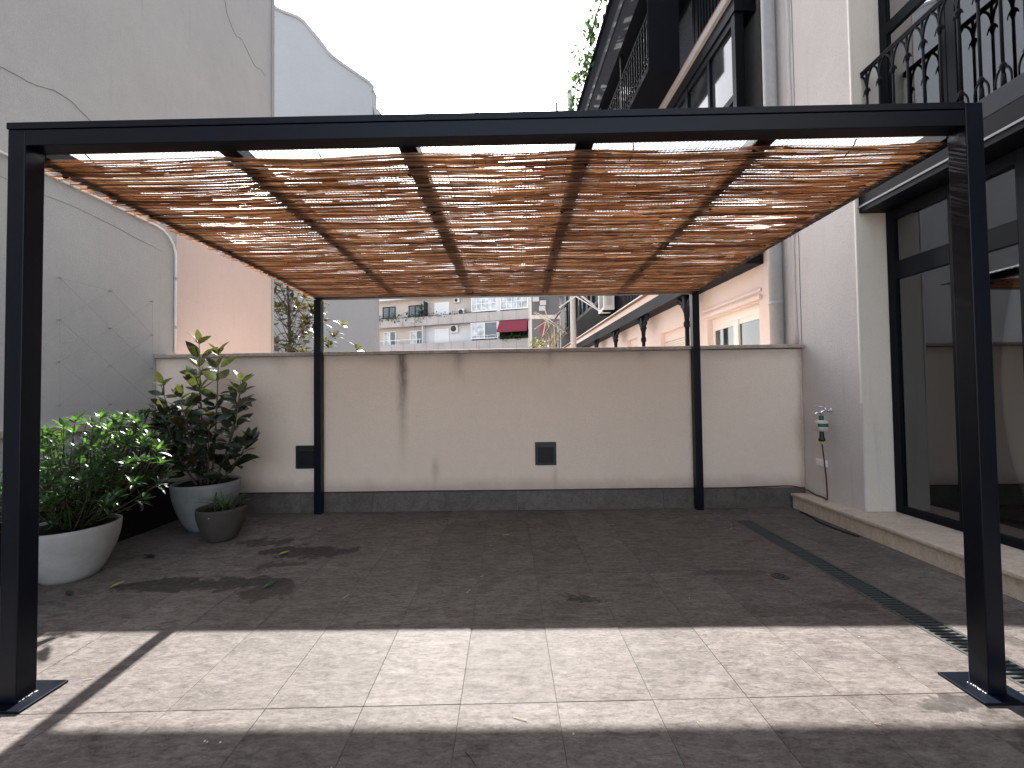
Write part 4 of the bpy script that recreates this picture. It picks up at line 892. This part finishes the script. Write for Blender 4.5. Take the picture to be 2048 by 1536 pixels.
# --- magnolia tree beyond the parapet
tr_ = thing('magnolia_tree', 'magnolia tree with glossy bronze green leaves standing behind the parapet', 'tree', (-5.0, 9.0, -.4)); rn = random.Random(23)
TD = [leaf_data(.135, .052, c, f, 4, .75, .72) for c, f in ((.1, .2), (.35, .3), (.6, .2))]
b = B(); b.tube(spl([(-5.0, 9, -.4), (-5.02, 9, 1), (-4.98, 9.02, 2.3), (-4.99, 9, 3.2), (-5.05, 9, 4.3)], 4), [.045]*5+[.04]*4+[.034]*4+[.022]*3+[.012], 9); trunk = b.build('trunk', 'bark', tr_, True)
br = B(); ms = []
ends = []
for k in range(44):
    a = rn.uniform(0, 6.28); z = rn.uniform(2.2, 4.6); rd = rn.uniform(.3, 1.1)*(1.05-.3*abs(z-3.4)); ends.append((-5.0+rd*math.cos(a), 9+rd*math.sin(a), z))
ends += [(-3.72, 8.8, 2.98), (-3.95, 8.85, 2.75), (-4.1, 8.7, 2.62), (-4.35, 8.8, 2.9), (-4.25, 8.9, 3.3), (-4.5, 8.75, 3.0), (-4.55, 8.8, 3.6), (-4.45, 8.9, 3.95), (-3.4, 8.8, 2.45), (-4.0, 8.7, 2.5), (-4.6, 8.6, 3.35), (-4.7, 8.7, 3.85), (-4.75, 8.6, 2.7)]
for e in ends:
    p = Vector(e); a = Vector((-5.0, 9, max(1.6, p.z-rn.uniform(.6, 1.1)))); c_ = Vector((a.x*.5+p.x*.5, a.y*.5+p.y*.5, a.z*.65+p.z*.35)); pts = bez(a, c_, p, 6); br.tube(pts, [.009, .008, .007, .006, .005, .004, .003], 5)
    ms += rosette(p, (pts[-1]-pts[-2]).normalized()+Vector((0, 0, .4)), rn.randint(8, 12), rn, 1.9, (25, 85))
    for i in (3, 4, 5):
        for _ in range(2): a_ = rn.uniform(0, 6.28); ms.append(frame_mat(pts[i], (math.cos(a_), math.sin(a_), rn.uniform(-.1, .7)), (0, -.5, 1), rn.uniform(1.3, 1.9)))
br.build('limbs', 'bark', tr_, True); leaf_join(ms, TD, 'crown', 'leaf_tree', tr_, rn)
# --- creepers on the roof line of the gallery and plants on the far balcony
def clump(name, lab, cat, pts, seed, s, n, mat, data):
    rn = random.Random(seed); t = thing(name, lab, cat, pts[0]); ms = []; st = B(); st.tube([Vector(p) for p in pts], [.018*s]*len(pts), 5); st.build('stems', 'twig', t)
    for _ in range(n):
        i = rn.randrange(len(pts)-1); u = rn.random(); p = Vector(pts[i]).lerp(Vector(pts[i+1]), u)+Vector((rn.gauss(0, .11), rn.gauss(0, .11), rn.gauss(0, .12)))*s
        ms.append(frame_mat(p, (rn.gauss(0, 1), rn.gauss(0, 1), rn.gauss(0, 1)), (0, 0, 1), s*rn.uniform(.7, 1.5)))
    leaf_join(ms, data, 'foliage', mat, t, rn)
def fl(x, y, z): return (3.75+x*math.cos(FT)-y*math.sin(FT), 6.1+x*math.sin(FT)+y*math.cos(FT), z)
clump('climbing_plant', 'straggly creeper along the roof edge of the dark projecting bay', 'plant', [fl(-1.2, 3.2, 11.1), fl(-1.25, 4.5, 11.35), fl(-1.2, 5.6, 11.2), fl(-1.25, 7, 11.4), fl(-1.2, 8.5, 11.2)], 3, 1.3, 330, 'leaf_small', TD)
clump('climbing_plant', 'leafy plants among the poles of the far roof terrace', 'plant', [fl(-1.5, 9.7, 11.3), fl(-1.5, 11, 11.5), fl(-1.5, 12.9, 11.4)], 4, 1.2, 140, 'leaf_small', TD)
ca, sa = math.cos(AT), math.sin(AT)
def al(x, y, z): return (-15.07+x*ca-y*sa, 46+x*sa+y*ca, z)
clump('balcony_plants', 'row of dark potted plants along the upper balcony of the apartment block', 'plant', [al(-1, .0, 10.1), al(1, -.05, 10.2), al(2, .0, 10.05), al(4.4, .0, 10.2)], 5, 2.2, 260, 'leaf_small', TD)
clump('balcony_plants', 'tall dark bush beside the divider on the apartment block balcony', 'plant', [al(4.9, .2, 9.6), al(5.0, .2, 10.4), al(5.05, .2, 11.2)], 6, 2.6, 160, 'leaf_small', TD)
clump('balcony_plants', 'low sparse plants on the apartment block balcony by the shuttered door', 'plant', [al(5.6, .0, 10.1), al(7.5, .0, 10.12), al(10.9, .0, 10.15)], 7, 1.5, 150, 'leaf_small', TD)
clump('balcony_plants', 'reddish dark plants behind the railing under the red awning', 'plant', [al(14.3, -.2, 7.3), al(15.6, -.2, 7.4), al(17.1, -.2, 7.3)], 8, 1.8, 180, 'leaf_small', TD)
clump('dry_bush', 'pale dry bush at the foot of the grey building', 'plant', [(1.9, 40, 5.9), (2.3, 40, 6.3), (2.9, 40, 6.2), (3.4, 40, 6.0)], 9, 2.4, 170, 'leaf_yellow', TD)

# ================================================================== SMALL THINGS ON THE FLOOR
def fallen(lab, mat, x, y, rz, s, curl=-.25, grp='fallen leaves'):
    me = leaf_me('fallen_leaf', mat, .09, .032, curl, .5, pw=.8, tip=.75); o = bpy.data.objects.new('fallen_leaf', me); COL.objects.link(o); o.location = (x, y, .004); o.rotation_euler = (R(2), R(6), rz); o.scale = (s, s, s)
    tag(o, lab, 'leaf', grp)
fallen('yellow green fallen leaf beside the pale bowl planter', 'leaf_yellow', -3.13, 3.13, R(-50), 1.1, -.5)
fallen('yellowish fallen leaf lying on the tiles in front of the small dark bowl', 'leaf_yellow', -2.19, 3.75, R(-60), 1.15)
fallen('green fallen leaf on the damp stain in the middle left of the floor', 'leaf_shrub', -1.93, 3.10, R(-35), 1.3)
fallen('dark fallen leaf right under the pale bowl planter', 'leaf_dark', -3.28, 3.02, R(60), 1.3, -.1)
fallen('large dark dead leaf on the floor between the two big bowls', 'leaf_dark', -3.28, 3.72, R(80), 1.7, -.15)
fallen('curled brown dead leaf on the tiles at the centre of the floor', 'dryleaf', .40, 2.93, R(70), .7, -.6); fallen('second curled brown leaf just right of the first at the floor centre', 'dryleaf', .46, 2.88, R(20), .75, -.7)
bo = thing('bolt', 'steel bolt lying on the tiles at the bottom edge of the picture', 'bolt', (-.71, 1.61, 0))
B().tube([(-.725, 1.605, .006), (-.682, 1.577, .006)], .0035, 10).build('shank', 'chrome', bo, True); B().tube([(-.729, 1.608, .008), (-.724, 1.6045, .008)], .008, 6).build('head', 'chrome', bo)
rn = random.Random(77)
for k in range(26):
    x, y = rn.uniform(-2.6, 2.3), rn.uniform(1.5, 4.7); a = rn.uniform(0, 6.28); L = rn.uniform(.02, .075); o = B().tube([(0, 0, .0025), (L*.5, rn.uniform(-.004, .004), .004), (L, 0, .0025)], .0014, 5).build('reed_splinter', 'dry' if k % 3 else 'dryleaf')
    o.location = (x, y, 0); o.rotation_euler = (0, 0, a); tag(o, 'thin splinter of reed lying loose on the stone floor tiles', 'reed splinter', 'reed splinters scattered on the floor')
for k in range(9):
    x, y = rn.choice(((.85, 3.22), (2.02, 2.38), (1.95, 2.22), (.52, 3.3), (2.3, 4.4), (2.85, 4.3), (-1.3, 1.7), (.2, 1.75), (1.2, 2.9))); s = rn.uniform(.0025, .005)
    o = B().lathe([(s*.4, 0), (s, s*.4), (s*.6, s)], 0, 0, 6).build('plaster_crumb', 'pale_plastic'); o.location = (x+rn.uniform(-.06, .06), y+rn.uniform(-.06, .06), 0); tag(o, 'tiny white crumb of plaster lying on the floor tiles', 'crumb', 'plaster crumbs on the floor')
